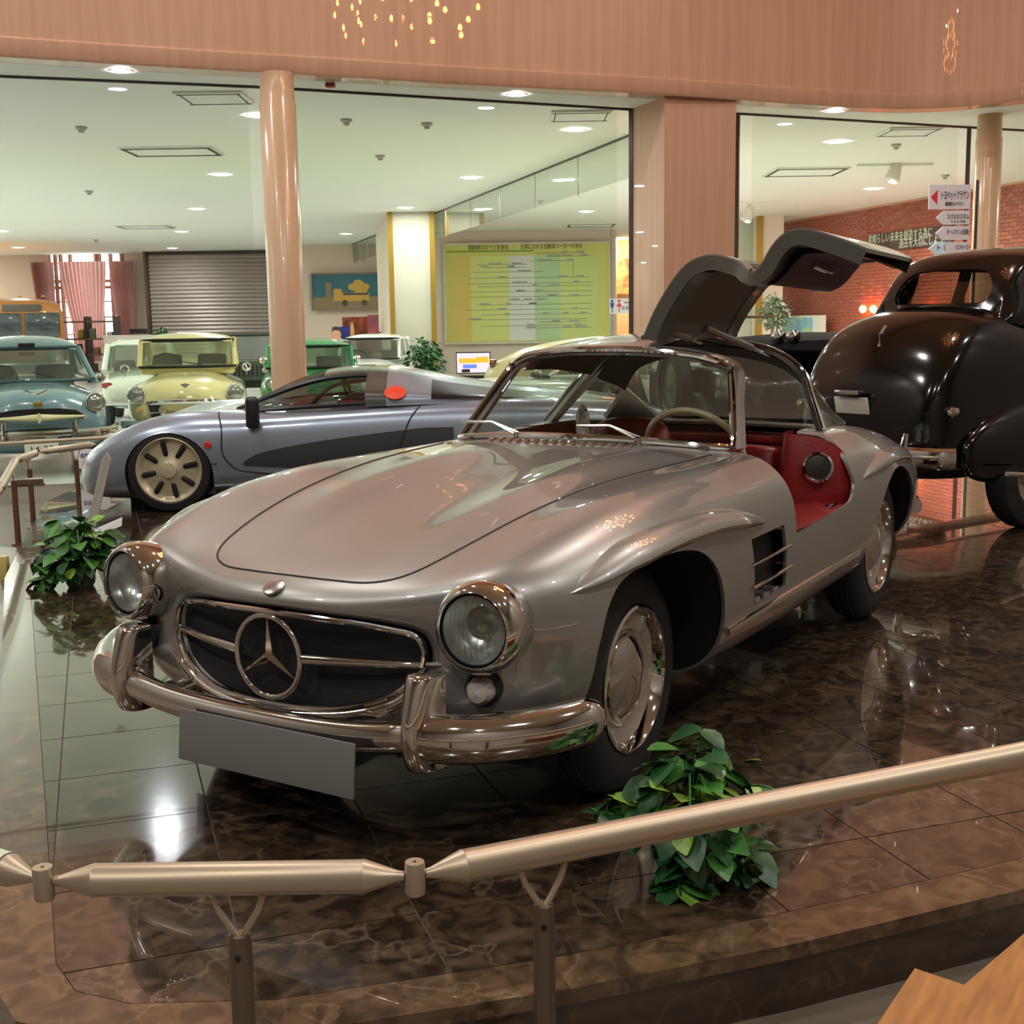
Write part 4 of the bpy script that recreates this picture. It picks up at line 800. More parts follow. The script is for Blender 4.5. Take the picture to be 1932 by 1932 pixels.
# origin: ground under the near front wheel's outer face; +y is towards the viewer (its left); body centre line at y=-CW
CW = .96
def shiftrow(r): return r
rows = [rs(.80, .45, .12, .28, .30, .31), rs(.72, .72, .08, .37, .41, .40), rs(.53, .90, .07, .49, .555, .50), rs(.28, .97, .07, .60, .675, .58), rs(.05, .99, .08, .66, .75, .65), rs(-.25, .98, .09, .68, .765, .71), rs(-.55, .955, .10, .68, .735, .74), rs(-1.1, .95, .10, .71, .75, .76), rs(-1.7, .96, .10, .74, .78, .78), rs(-2.3, .985, .10, .76, .81, .80), rs(-2.9, .985, .12, .75, .80, .80), rs(-3.4, .96, .16, .72, .76, .76), rs(-3.75, .86, .24, .66, .70, .70), rs(-3.80, .6, .3, .6, .62, .62)]
RB = empty('racer_body', (0, -CW, 0), 0); RB.parent = RC
acut = [prism([(cx+.325*math.cos(a), y, .285+(.31 if math.sin(a) > 0 else .6)*math.sin(a)) for a in [math.radians(t) for t in range(0, 360, 12)]], (0, .5, 0)) for cx in (0, -2.62) for y in (.66, -1.16)]
loft_body(rows, paint, RB, lv=3, cuts=acut)
G().box((0, .40, .30), (.74, .5, .66)).ob('wheel_well', black, RB); G().box((0, -.40, .30), (.74, .5, .66)).ob('wheel_well', black, RB)
racer_rim = mat('cream_wheel', (206, 196, 164), .35, .3, coat=.5)
for x in (0, -2.62):
    for s in (1, -1):
        e = empty('wheel', (x, s*.835, .318), 0); e.parent = RB; M = Matrix.Rotation(-s*math.pi/2, 4, 'X')
        G().lathe([(.235, -.13), (.29, -.13), (.314, -.10), (.317, .07), (.30, .105), (.25, .115), (.235, .10)], M, 44).ob('tyre', rubber, e)
        G().lathe([(.246, .108), (.236, .112), (.224, .085), (.20, .068), (.10, .080), (.06, .095), (.055, .12), (.0, .125)], M, 44).ob('rim', racer_rim, e)
        for j in range(8):
            a = 2*math.pi*j/8+.2; c_ = M @ Vector((.155*math.cos(a), .155*math.sin(a), .0755)); dv = M.to_3x3() @ Vector((math.cos(a), math.sin(a), 0))
            G().tube([c_ - dv*.052, c_ - dv*.04, c_ + dv*.04, c_ + dv*.052], [.012, .019, .021, .013], 10, up=(0, 1, 0)).ob('rim_slot', black, e)
# racer cabin: rows of (x, half widths) ; glass teardrop with roof band
def cab(x, w0, z0, w1, z1): return [Vector((x, y, z)) for y, z in ((w0, z0), (w0*.96, z0+(z1-z0)*.35), (w1*1.12, z0+(z1-z0)*.72), (w1*.85, z1-.02), (w1*.4, z1), (0, z1+.006))]
CB = [cab(-.40, .62, .70, .40, .715), cab(-.56, .74, .72, .44, .79), cab(-.84, .82, .735, .48, .92), cab(-1.12, .85, .745, .52, 1.01), cab(-1.38, .86, .755, .54, 1.035), cab(-1.68, .86, .76, .53, 1.02), cab(-1.88, .86, .765, .52, .985), cab(-2.20, .84, .77, .47, .92), cab(-2.65, .74, .77, .36, .85), cab(-3.2, .55, .76, .2, .78)]
gg = [cr(r, 4) for r in CB]; gg = list(zip(*[cr([r[k] for r in gg], 4) for k in range(len(gg[0]))]))
gcols = [[v for v in r] for r in gg]
def cabpart(name, keep, m, sides=(1, -1), off=0):
    for s in sides:
        g = G()
        for a in range(len(gcols)-1):
            for b in range(len(gcols[0])-1):
                if keep((a+.5)/4, (b+.5)/4):
                    q = [gcols[a][b], gcols[a][b+1], gcols[a+1][b+1], gcols[a+1][b]]; n = len(g.v); g.v += [(v.x, s*v.y, v.z+off) for v in q]; g.f.append((n, n+1, n+2, n+3))
        me = me_of(g.v, g.f, weld=True); ob(name, me, m, RB)
rglass = glass('racer_glass', (196, 202, 198), .08, 0, .3)
cabpart('windscreen', lambda u, v: u < 3.0 and v > 2.6, rglass)
cabpart('side_window', lambda u, v: .3 < u < 4.25 and .15 < v < 2.3, rglass)
cabpart('cabin_shell', lambda u, v: (u < 4.25 and (v <= .15 or 2.3 <= v <= 2.6 or (u <= .3 and v <= 2.6))) or (3.0 <= u < 4.25 and v > 2.6), mat('racer_dark', (58, 60, 60), .25, .3, coat=1))
cabpart('rear_deck', lambda u, v: (4.75 <= u and not (6.25 < u < 8.8 and .4 < v < 2.4)), paint)
cabpart('door_pillar', lambda u, v: 4.25 <= u < 4.75, mat('racer_dark2', (84, 86, 86), .3, .5, coat=1))
cabpart('quarter_glass', lambda u, v: 6.25 < u < 8.8 and .4 < v < 2.4, mat('smoke_glass', (34, 29, 27), .3, .0, coat=.12, spec=.15))
def cabsurf(x, s, lift=.006):   # outward point on the cabin flank, about 45% up
    best = min(((abs(r[0].x-x), r) for r in gcols), key=lambda t: t[0])[1]; return best
q = cabsurf(-1.70, 1); c_ = q[4]; tq = (q[5]-q[3]).normalized(); n_ = Vector((0, tq.z, -tq.y)); n_ = -n_ if n_.y < 0 else n_
G().lathe([(.082, 0), (.077, .004), (0, .005)], Matrix.Translation(c_ + n_*.006) @ rotz_to(n_), 32).ob('red_disc', mat('signal_red', (226, 66, 24), .5), RB)
for idx, r_ in ((1, .014), (9, .022)):
    for s in (1, -1): G().tube([Vector((r[idx].x, s*r[idx].y, r[idx].z)) for r in gcols[1:18]], r_, 6).ob('window_frame', mat('racer_black', (30, 31, 32), .35), RB)
seam2 = mat('shut_line', (38, 34, 30), .6)
_rb = bmesh.new(); _rb.from_mesh([o for o in RB.children if o.name.startswith('body_shell')][0].data); RBVH = BVHTree.FromBMesh(_rb); _rb.free()
def rside(x, z, d=.002): h = RBVH.ray_cast(Vector((x, 3, z)), Vector((0, -1, 0))); return (h[0] if h[0] else Vector((x, .95, z))) + Vector((0, d, 0))
for L_ in ([(-.36, .73), (-.40, .62), (-.40, .45), (-.45, .36), (-.55, .30), (-.9, .26)], [(-1.88, .77), (-1.80, .68), (-1.74, .55), (-1.68, .40), (-1.60, .28)], [(-2.35, .78), (-2.30, .68), (-2.28, .5), (-2.29, .3)], [(-.36, .36), (-.2, .36)]):
    G().tube([rside(v.x, v.z) for v in cr([(a, 0, b) for a, b in L_], 4)], .006, 5).ob('body_seam', seam2, RB)
rows = []
for k in range(17):
    x = -.55-.0975*k; t = k/16; z1 = .37+.23*min(1, t*1.15)**.55; z0 = .34-.04*math.sin(math.pi*t)
    rows.append([rside(x, z0+(z1-z0)*q, .003) for q in (0, .25, .5, .75, 1)])
G().grid(rows).ob('side_scoop', mat('scoop_black', (58, 60, 62), .5), RB)
G().lathe([(.028, 0), (.024, .008), (0, .01)], Matrix.Translation(rside(-.30, .50)) @ rotz_to((0, 1, 0)), 18).ob('side_marker', mat('marker_red', (196, 60, 34), .3), RB)
e = empty('door_mirror', (-.64, .92, .665), 0); e.parent = RB
G().tube([(0, -.03, .0), (0, .03, .02)], .02, 8).ob('mirror_stem', black, e); me = modded(me_of(*(lambda g: (g.v, g.f))(G().box((.0, .06, .07), (.10, .09, .24))), smooth=False), ('BEVEL', dict(width=.035, segments=3, limit_method='NONE'))); ob('mirror_head', autosmooth(me, 60), mat('mirror_black', (36, 36, 38), .35), e)
G().box((-1.45, .35, .62), (.5, .5, .36), None, .08).ob('seat_back', red_leather, RB); G().box((-1.45, -.35, .62), (.5, .5, .36), None, .08).ob('seat_back', red_leather, RB)
G().box((-.95, 0, .66), (.3, 1.3, .2), None, .06).ob('dashboard', red_leather, RB)
G().tube(cr([(-1.0, .52, .74), (-1.2, .45, .90), (-1.6, .44, .93), (-1.75, .50, .80)], 5), .016, 6).ob('roll_hoop', black, RB)
M = Matrix.Translation((-1.22, -.35, .82)) @ rotz_to((-.9, 0, .3)); G().tube([M @ Vector((.17*math.cos(a), .17*math.sin(a), 0)) for a in [2*math.pi*k/24 for k in range(24)]], .014, 6, closed=True).ob('steering_wheel', black, RB)
G().box((.60, .70, .34), (.10, .12, .05), Matrix.Rotation(-.6, 3, 'Z'), .015).ob('corner_lamp', mat('marker_red', (196, 60, 34), .3), RB)
# ================================================================== black limousine (rear three-quarter)
bp = mat('black_paint', (8, 8, 8), .12, coat=.5, coatr=.01, spec=.35)
th = YAW - math.radians(54)
LP = at(1640, 700, 7.95)
LM = empty('black_limousine', (LP.x, LP.y, 0), th, 'black 1930s limousine showing its rear window and swept tail', 'car'); LM.scale = (1, .87, 1)   # origin under the tail, +x forward
def ls(x, w, zb, zm, zt, wt): return [(x, 0, zb), (x, w*.7, zb), (x, w*.95, zb+.06), (x, w, zb+(zm-zb)*.5), (x, w*.98, zm), (x, (w*.6+wt*.4), zm+(zt-zm)*.45), (x, wt*1.02, zm+(zt-zm)*.72), (x, wt*.86, zt-.05), (x, wt*.45, zt), (x, 0, zt+.01)]
tail = [ls(-.10, .45, .42, .55, .72, .40), ls(-.05, .62, .36, .62, .95, .55), ls(.10, .70, .33, .80, 1.22, .60), ls(.30, .74, .32, .92, 1.36, .62), ls(.52, .77, .32, .98, 1.41, .62), ls(.72, .78, .32, 1.0, 1.44, .62)]
loft_body(tail + [ls(1.0, .80, .32, 1.02, 1.40, .60), ls(1.6, .82, .32, 1.04, 1.36, .62), ls(2.6, .82, .32, 1.04, 1.30, .62), ls(3.4, .70, .34, 1.0, 1.2, .45), ls(4.4, .45, .4, .95, 1.1, .3), ls(4.6, .35, .5, .8, .95, .25)], bp, LM, 'body_shell', 3)
# roof with rear window opening
def lroof(x, zb, zt, wb, wt): return [Vector((x, y, z)) for y, z in ((wb, zb), (wb*.99, zb+(zt-zb)*.3), (wt*1.06, zb+(zt-zb)*.66), (wt*.95, zt-.06), (wt*.6, zt-.012), (0, zt))]
LR = [lroof(.66, 1.32, 1.36, .60, .50), lroof(.74, 1.30, 1.55, .64, .52), lroof(.86, 1.28, 1.70, .66, .54), lroof(1.05, 1.25, 1.79, .68, .56), lroof(1.5, 1.2, 1.83, .70, .58), lroof(2.4, 1.2, 1.82, .70, .58), lroof(3.0, 1.15, 1.74, .68, .56), lroof(3.2, 1.15, 1.55, .66, .54)]
lg = [cr(r, 4) for r in LR]; lg = list(zip(*[cr([r[k] for r in lg], 4) for k in range(len(lg[0]))])); lg = [list(r) for r in lg]
g = G()
full = [r + [Vector((v.x, -v.y, v.z)) for v in r[-2::-1]] for r in lg]
g.grid(full); g.f.append(tuple(range(len(full[0])))[::-1])
me = me_of(g.v, g.f, weld=True); me = modded(me, ('SOLIDIFY', dict(thickness=.04, offset=-1)))
wcut = []
ww = [(-.40, 1.455), (-.42, 1.52), (-.38, 1.60), (-.28, 1.655), (0, 1.665), (.28, 1.655), (.38, 1.60), (.42, 1.52), (.40, 1.455), (.30, 1.435), (-.30, 1.435)]
cpz = cr([(.2, y, z) for y, z in ww], 3, closed=True); wcut.append(prism(cpz, (1.2, 0, 0)))
for x0, x1 in ((1.15, 1.7), (1.8, 2.6)): wcut.append(me_of(*(lambda g: (g.v, g.f))(G().box(((x0+x1)/2, 0, 1.53), (x1-x0, 3, .30))), smooth=False))
me = boolean(me, wcut); ob('roof', autosmooth(me, 45), bp, LM)
G().poly([(.78+.12*(v.z-1.45)/.2, v.y*.99, v.z) for v in cpz], (.004, 0, 0)).ob('rear_window', glass('limo_glass', (200, 196, 186), .08), LM, smooth=False)
G().tube([(.735+.10*(v.z-1.43)/.2, v.y*1.01, v.z) for v in cpz], .008, 6, closed=True).ob('window_moulding', bp, LM)
# rear fenders (pontoon)
for s in (1, -1):
    R_ = []
    for x, z0, z1, w in ((.10, .42, .58, .04), (.22, .34, .68, .09), (.42, .30, .78, .14), (.75, .30, .84, .17), (1.1, .30, .82, .17), (1.4, .30, .72, .14), (1.65, .28, .55, .09), (1.8, .28, .40, .04)):
        R_.append([(x, s*(.72+w*c), (z0+z1)/2 + (z1-z0)/2*sn) for c, sn in [(math.cos(2*math.pi*k/12), math.sin(2*math.pi*k/12)) for k in range(12)]])
    g = G().grid(R_, closed=True); g.f += [tuple(range(12)), tuple(range(len(g.v)-12, len(g.v)))]
    ob('rear_fender', autosmooth(modded(me_of(g.v, g.f), ('SUBSURF', dict(levels=2, render_levels=2))), 60), bp, LM)
    road_wheel(LM, .78, .74, s, .36, .09); road_wheel(LM, 4.0, .70, s, .36, .09)
    G().tube(cr([(-.25, s*.32, .52), (-.24, s*.62, .52), (-.21, s*.78, .52), (-.14, s*.86, .52)], 5), .045, 8, sy=1.35).ob('rear_bumper', chrome, LM)
    G().tube([(-.27, s*.56, .44), (-.29, s*.56, .55), (-.26, s*.56, .66)], [.025, .03, .018], 8).ob('overrider', chrome, LM)
    G().lathe([(.05, -.06), (.055, .02), (.03, .05), (0, .055)], Matrix.Translation((.04, s*.68, .78)) @ rotz_to((-1, 0, 0)) @ Matrix.Scale(.6, 4), 18).ob('tail_lamp', chrome, LM)
    G().tube(cr([(.30, s*.93, .40), (.7, s*.95, .36), (1.3, s*.92, .33), (2.4, s*.92, .30), (3.0, s*.92, .33)], 4), .016, 6).ob('running_board_trim', chrome, LM)
    G().box((2.4, s*.82, .29), (1.7, .22, .04), None, .01).ob('running_board', bp, LM)
pl3 = empty('number_plate', (-.10, .06, .80), 0); pl3.parent = LM
G().box((0, 0, 0), (.012, .30, .11), Matrix.Rotation(-.25, 3, 'Y'), .004).ob('plate_face', plate_w, pl3); G().box((-.03, 0, .085), (.06, .22, .03), None, .008).ob('plate_lamp', chrome, pl3)
G().tube([(.13, -.02, 1.30), (.08, -.02, 1.25), (.07, -.02, 1.17)], .012, 8).ob('trunk_handle', chrome, LM)
G().tube(cr([(.0, -.60, .86), (-.04, 0, .87), (.0, .60, .86)], 4), .008, 6).ob('trunk_seam', mat('trunk_line', (4, 4, 4), .6), LM)
# ================================================================== open tourer behind
tb = mat('tourer_olive', (44, 40, 30), .25, coat=1)
TP = at(1480, 700, 10.4) + Vector((math.cos(YAW+.18), math.sin(YAW+.18), 0))*2.4
TR = empty('open_tourer', (TP.x, TP.y, 0), YAW + .18, 'dark open tourer with a folded black top and side mounted spare wheel', 'car')
loft_body([sec(.95, .34, .45, .9, 1.0), sec(.9, .42, .4, .98, 1.08), sec(-.1, .50, .38, 1.0, 1.1), sec(-.5, .62, .36, 1.0, 1.08), sec(-1.2, .72, .36, 1.0, 1.04), sec(-2.3, .74, .36, 1.0, 1.04), sec(-2.9, .62, .42, .96, 1.0), sec(-3.0, .4, .5, .8, .85)], tb, TR, lv=2)
folded = mat('folded_canvas', (20, 18, 18), .8)
R_ = [[(x, .78*c*k, z + h*sn) for c, sn in [(math.cos(2*math.pi*j/16), math.sin(2*math.pi*j/16)) for j in range(16)]] for x, z, h, k in ((-1.75, 1.10, .03, .7), (-1.9, 1.11, .06, .85), (-2.4, 1.15, .08, .9), (-2.9, 1.17, .08, .85), (-3.15, 1.15, .04, .6))]
g = G().grid(R_, closed=True); g.f += [tuple(range(16)), tuple(range(len(g.v)-16, len(g.v)))]; g.ob('folded_top', folded, TR)
for s in (1, -1):
    for k in range(3): G().tube([(-1.3-.1*k, s*.72, 1.02+.02*k), (-1.9, s*.78, 1.12+.04*k)], .014, 6).ob('top_bow', black, TR)
    road_wheel(TR, .45, .70, s, .38, .07, .7); road_wheel(TR, -2.3, .70, s, .38, .07, .7)
    g = G()
    R_ = []
    for x, z, r in ((1.0, .62, .03), (.85, .80, .05), (.5, .90, .06), (.1, .82, .06), (-.15, .6, .05), (-.5, .38, .03), (-1.6, .36, .03)): R_.append([(x, s*.70+.17*math.cos(2*math.pi*j/10), z+r*math.sin(2*math.pi*j/10)) for j in range(10)])
    G().grid(R_, closed=True).ob('front_wing', bp, TR)
    e = empty('spare_wheel', (-2.0, s*.84, .80), 0); e.parent = TR; M = Matrix.Rotation(-s*math.pi/2, 4, 'X')
    G().lathe([(.24, -.06), (.30, -.07), (.345, -.04), (.345, .04), (.30, .07), (.24, .06)], M, 32).ob('tyre', rubber, e); G().lathe([(.245, .05), (.22, .03), (.1, .04), (0, .06)], M, 32).ob('wheel_disc', mat('disc_grey', (70, 68, 62), .3, .6), e)
    lamp(TR, (.95, s*.36, .98), .13)
G().tube([(-.55, -.62, 1.04), (-.68, -.6, 1.38), (-.68, .6, 1.38), (-.55, .62, 1.04)], .016, 6).ob('windscreen_frame', chrome, TR)
G().box((-1.5, 0, 1.02), (.2, 1.2, .24), None, .06).ob('seat_back', mat('tan_leather', (110, 76, 50), .6), TR); G().box((-2.4, 0, 1.0), (.2, 1.2, .24), None, .06).ob('seat_back', MATS['tan_leather'], TR)
for s in (-.06, .06): G().lathe([(.05, -.04), (.05, .02), (0, .035)], Matrix.Translation((-3.14, .30+s, 1.22)) @ rotz_to((-1, 0, .1)), 16).ob('tail_lamp', chrome, TR)
# ================================================================== hall walls and what hangs on them
def uw(px, w): return (px-966)/FPX*w
def hwall(name, a, b, z0=ZF, z1=ZC, m=wall_cream): return wall(name, a, b, z0, z1, m)
def flat(px, w): p = at(px, 600, w); return Vector((p.x, p.y, 0))
WL = 40.5
hwall('wall_window_left', flat(-700, WL), flat(100, WL), m=wall_pinkish); hwall('wall_shutter', flat(243, WL), flat(590, WL))
hwall('wall_sill', flat(100, WL), flat(243, WL), ZF, .75); hwall('wall_picture', flat(560, 37.5), flat(740, 37.5), m=wall_pinkish); hwall('wall_board', flat(815, 33.2), flat(1153, 33.2))
hwall('wall_corridor', flat(1130, 38), flat(1420, 38), m=mat('orange_lit_wall', (232, 186, 132), .8)); hwall('wall_pillar_flank', flat(722, 31.5), flat(745, 27.1)); hwall('wall_side_return', flat(1153, 33.2), flat(1158, 38))  # corridor wall: its orange lighting is put into the wall colour
hwall('wall_green_return', flat(1380, 31), flat(1428, 31), m=mat('green_white_wall', (214, 218, 196), .8))
gp = empty('striped_pillar', flat(780, 27.1) + Vector((0, 0, ZF)), YAW + math.pi/2, 'cream wall pillar edged with two gold strips', 'pillar')
hw = (uw(815, 27.1)-uw(745, 27.1))/2
G().box((0, -.6, (ZC-ZF)/2), (2*hw, 1.2, ZC-ZF)).ob('shaft', mat('pillar_plaster', (186, 180, 164), .85), gp, smooth=False)
for s in (-1, 1): G().box((s*(hw+.04), .0, (ZC-ZF)/2), (.11, .06, ZC-ZF)).ob('gold_strip', gold, gp, smooth=False)
gp2 = empty('pillar_by_bricks', flat(1452, 29.6) + Vector((0, 0, ZF)), YAW + math.pi/2, 'cream corner pillar with a gold strip beside the brick wall', 'pillar')
G().box((0, -.3, (ZC-ZF)/2), (.60, .6, ZC-ZF)).ob('shaft', wall_cream, gp2, smooth=False); G().box((.27, .02, (ZC-ZF)/2), (.16, .05, ZC-ZF)).ob('gold_strip', gold, gp2, smooth=False)
# windows with bars, daylight behind
wf = mat('window_wood', (190, 140, 120), .6)
for i, (a, b) in enumerate(((100, 140), (188, 243))):
    A, B_ = flat(a, WL), flat(b, WL); we = empty('window_%d' % (i+10), A + Vector((0, 0, .75)), 0, kind='structure'); d = B_-A
    H = ZC-.75
    for t in ((0, .12, .5, .88, 1) if i else (0, .3, .55, 1)): G().box(d*t + Vector((0, 0, H/2)), (.09, .09, H)).ob('window_post', wf, we, smooth=False)
    for z in (.45, 1.0, 1.5, 1.95, 2.15): G().tube([Vector((0, 0, z)), d + Vector((0, 0, z))], .05 if z > 1.9 else .022, 4).ob('window_bar', wf, we, smooth=False)
    G().poly([(0, 0, 0), d, d + Vector((0, 0, H)), (0, 0, H)]).ob('pane', glass('window_pane', (240, 246, 246), .04), we, smooth=False)
curt = mat('rose_curtain', (216, 176, 170), .9); _n = curt.node_tree; _t = _n.nodes.new('ShaderNodeBsdfTranslucent'); _t.inputs[0].default_value = lin((232, 186, 178)); _m = _n.nodes.new('ShaderNodeMixShader'); _m.inputs[0].default_value = .45; _o = [k for k in _n.nodes if k.type == 'OUTPUT_MATERIAL'][0]
_n.links.new(_n.nodes['Principled BSDF'].outputs[0], _m.inputs[1]); _n.links.new(_t.outputs[0], _m.inputs[2]); _n.links.new(_m.outputs[0], _o.inputs[0])
def curtain(t0, t1, b0, b1, w, label):
    e = empty('curtain', flat((t0+t1)/2, w) + Vector((0, 0, .3)), 0, label, 'curtain', 'rose curtains at the far windows'); rows = []; o = Vector((e.location.x, e.location.y, 0)); ZT = ZC-.25
    for k in range(9):
        t = k/8; row = []
        for j in range(49):
            q = j/48; px = (t0+(t1-t0)*q)*(1-t**1.3) + (b0+(b1-b0)*q)*t**1.3; p = flat(px, w + .10*math.sin(j*1.55)); row.append(Vector((p.x, p.y, ZT*(1-t) + .35*t - .3)) - Vector((o.x, o.y, 0)))
        rows.append(row)
    G().grid(rows).ob('drape', curt, e)
curtain(64, 108, 84, 106, WL-.4, 'leftmost rose curtain at the far window'); curtain(116, 206, 152, 186, WL-.5, 'wide rose curtain between the two bright windows'); curtain(211, 258, 230, 248, WL-.4, 'rose curtain beside the roller shutter')
# roller shutter: every slat a part
sh = empty('roller_shutter', flat(400, 39.6) + Vector((0, 0, ZF)), 0, 'wide grey roller shutter behind the yellow car', 'shutter'); o_ = Vector((sh.location.x, sh.location.y, 0))
A, B_ = flat(283, 39.6)-o_, flat(548, 39.6)-o_; slat_m = mat('shutter_slat', (150, 138, 130), .45, .2); t_ = (B_-A); n_ = Vector((t_.y, -t_.x, 0)).normalized()
if n_.dot(HF) > 0: n_ = -n_
sm = G().grid([[A + n_*.05 + Vector((0, 0, 0)), A + n_*.07 + Vector((0, 0, .04)), A + n_*.03 + Vector((0, 0, .115))], [B_ + n_*.05, B_ + n_*.07 + Vector((0, 0, .04)), B_ + n_*.03 + Vector((0, 0, .115))]]).mesh(ang=20); sm.materials.append(slat_m)
for k in range(31): s_ = ob('shutter_slat', sm, None, sh); s_.location = (0, 0, .123*k)
G().poly([A, B_, B_ + Vector((0, 0, ZC-ZF)), A + Vector((0, 0, ZC-ZF))]).ob('shutter_back', mat('shutter_dark', (70, 64, 60), .8), sh, smooth=False)
for P in (A, B_): G().box(P + n_*.06 + Vector((0, 0, (ZC-ZF)/2)), (.12, .12, ZC-ZF)).ob('guide_rail', frame_dark, sh, smooth=False)
# panels on walls -------------------------------------------------
def panel(name, px0, py0, px1, py1, w, m, label, cat, th=.05, frame=None, fw=.05, group=None):
    a = at(px0, py1, w); b = at(px1, py0, w); c = (a+b)/2; W_ = (Vector((b.x, b.y, 0))-Vector((a.x, a.y, 0))).length; H_ = at(px0, py0, w).z - a.z
    e = empty(name, c - Vector((0, 0, H_/2)), YAW - math.pi/2, label, cat, group)       # local x = image right, y = away, z = up
    G().box((0, 0, H_/2), (W_, th, H_)).ob('board', m, e, smooth=False)
    if frame:
        for x, z, dx, dz in ((0, 0, W_+fw, fw), (0, H_, W_+fw, fw), (-W_/2, H_/2, fw, H_), (W_/2, H_/2, fw, H_)): G().box((x, -.01, z), (dx, th+.04, dz)).ob('frame', frame, e, smooth=False)
    return e, W_, H_
def patch(e, x, z, w, h, m, name='print', y=-.030): return G().box((x, y, z), (w, .006, h)).ob(name, m, e, smooth=False)
TX = Matrix(((1, 0, 0, 0), (0, 0, 1, 0), (0, 1, 0, 0), (0, 0, 0, 1)))
def tmat(x, z, y=-.036): return Matrix.Translation((x, y, z)) @ Matrix.Rotation(math.pi/2, 4, 'X')
e, W_, H_ = panel('history_chart', 841, 459, 1150, 646, 33.0, mat('chart_yellow', (214, 216, 120), .5), 'large yellow and green history chart on the far wall', 'chart', frame=mat('pale_frame', (214, 210, 196), .5))
for x0, x1, c in ((.03, .16, (222, 204, 110)), (.16, .39, (218, 226, 140)), (.39, .545, (222, 228, 218)), (.545, .70, (184, 214, 164)), (.70, .93, (204, 220, 138))):
    patch(e, (-.5+(x0+x1)/2)*W_, H_*.45, (x1-x0)*W_, H_*.86, mat('chart_band_%d' % int(x0*100), c, .5), 'colour_band')
patch(e, -.22*W_, H_*.925, .52*W_, .035, mat('chart_green', (126, 160, 60), .5), 'title_rule', -.034)
words('自動車のルーツを探る', .16, mat('title_olive', (96, 98, 40), .6), e, tmat(-.23*W_, H_*.963), 'title', width=.24*W_)
words('日本における自動車メーカーの歩み', .16, mat('title_plum', (110, 84, 90), .6), e, tmat(.15*W_, H_*.963), 'title', width=.37*W_)
chart_ink = mat('chart_ink', (140, 138, 108), .6); chart_tag = mat('chart_tag', (164, 172, 180), .6); rnd = random.Random(3)
LN = [(.55, .85, .90), (.62, .89, .865), (.52, .78, .82), (.18, .60, .715), (.15, .88, .655), (.14, .89, .60), (.2, .9, .57), (.15, .89, .515), (.15, .89, .465), (.38, .6, .43), (.2, .89, .385), (.12, .89, .335), (.22, .89, .285), (.14, .87, .235), (.58, .87, .205), (.22, .87, .17), (.48, .89, .145), (.2, .5, .79), (.24, .5, .76)]
for x0, x1, z in LN:
    patch(e, (-.5+(x0+x1)/2)*W_, z*H_, (x1-x0)*W_, .012, chart_ink, 'chart_line', -.034)
    for k in range(rnd.randint(2, 4)): patch(e, (-.5+rnd.uniform(x0, x1))*W_, z*H_+.03, rnd.uniform(.12, .26), .035, chart_tag, 'chart_tag', -.035)
patch(e, .28*W_, .74*H_, .012, .17*H_, chart_ink, 'chart_line', -.034)
# bus picture
e, W_, H_ = panel('bus_painting', 590, 516, 719, 583, 37.2, mat('sky_teal', (44, 98, 112), .6), 'framed painting of a yellow bus under a yellow cloud', 'painting', frame=mat('frame_brown', (128, 108, 88), .5))
patch(e, 0, H_*.17, W_, H_*.34, mat('ground_brown', (136, 116, 84), .6)); yb = mat('bus_yellow', (196, 152, 66), .6)
patch(e, .12*W_, H_*.34, .40*W_, H_*.24, yb, 'painted_bus', -.036); patch(e, -.13*W_, H_*.40, .12*W_, H_*.34, yb, 'painted_bus', -.036); patch(e, .13*W_, H_*.42, .36*W_, H_*.06, mat('paint_dark', (70, 66, 52), .6), 'painted_window', -.040)
for x, z, r in ((.08, .62, .10), (.17, .70, .13), (.27, .62, .10), (.2, .58, .18)): G().lathe([(r*W_*.6, 0), (0, .002)], Matrix.Translation((x*W_, -.034, z*H_)) @ rotz_to((0, -1, 0)) @ Matrix.Diagonal((1, .8, 1, 1)), 18).ob('painted_cloud', yb, e)
for x in (-.03, .25): G().lathe([(.09, 0), (0, .002)], Matrix.Translation((x*W_, -.042, H_*.17)) @ rotz_to((0, -1, 0)), 14).ob('painted_wheel', MATS['paint_dark'], e)
patch(e, -.26*W_, H_*.5, .09*W_, H_*.5, mat('tower_brown', (130, 110, 84), .6), 'painted_tower', -.034)
# posters behind the green car
e, W_, H_ = panel('lantern_poster', 648, 598, 698, 662, 30.0, mat('poster_orange', (190, 84, 36), .5, noise=(6, (90, 36, 22), .35, .65)), 'orange poster of a glowing lantern behind the white car', 'poster')
G().lathe([(.05, 0), (0, .002)], Matrix.Translation((-.10, -.034, H_*.55)) @ rotz_to((0, -1, 0)) @ Matrix.Diagonal((1, 5, 1, 1)), 16).ob('lantern_print', mat('lantern_glow', (250, 190, 130), .5), e)
panel('sunset_banner', 695, 594, 714, 664, 29.6, mat('banner_pink', (196, 96, 84), .6, noise=(3, (120, 70, 110), .35, .65)), 'tall pink banner to the right of the orange poster', 'banner')
panel('blue_banner', 643, 616, 660, 664, 29.3, mat('banner_blue', (44, 46, 140), .6), 'plain dark blue banner left of the orange poster', 'banner')
e = empty('cutout_figure', flat(633, 29.0) + Vector((0, 0, ZF)), YAW - math.pi/2, 'life-size cardboard cut-out figure beside the blue banner', 'cutout'); zt = at(633, 618, 29).z - ZF
skin = mat('cutout_skin', (222, 160, 132), .6)
G().poly([(-.10, 0, zt-.27), (-.115, 0, zt-.12), (-.07, 0, zt-.01), (0, 0, zt), (.07, 0, zt-.01), (.115, 0, zt-.12), (.10, 0, zt-.27), (.05, 0, zt-.32), (-.05, 0, zt-.32)], (0, .02, 0)).ob('head', skin, e, smooth=False)
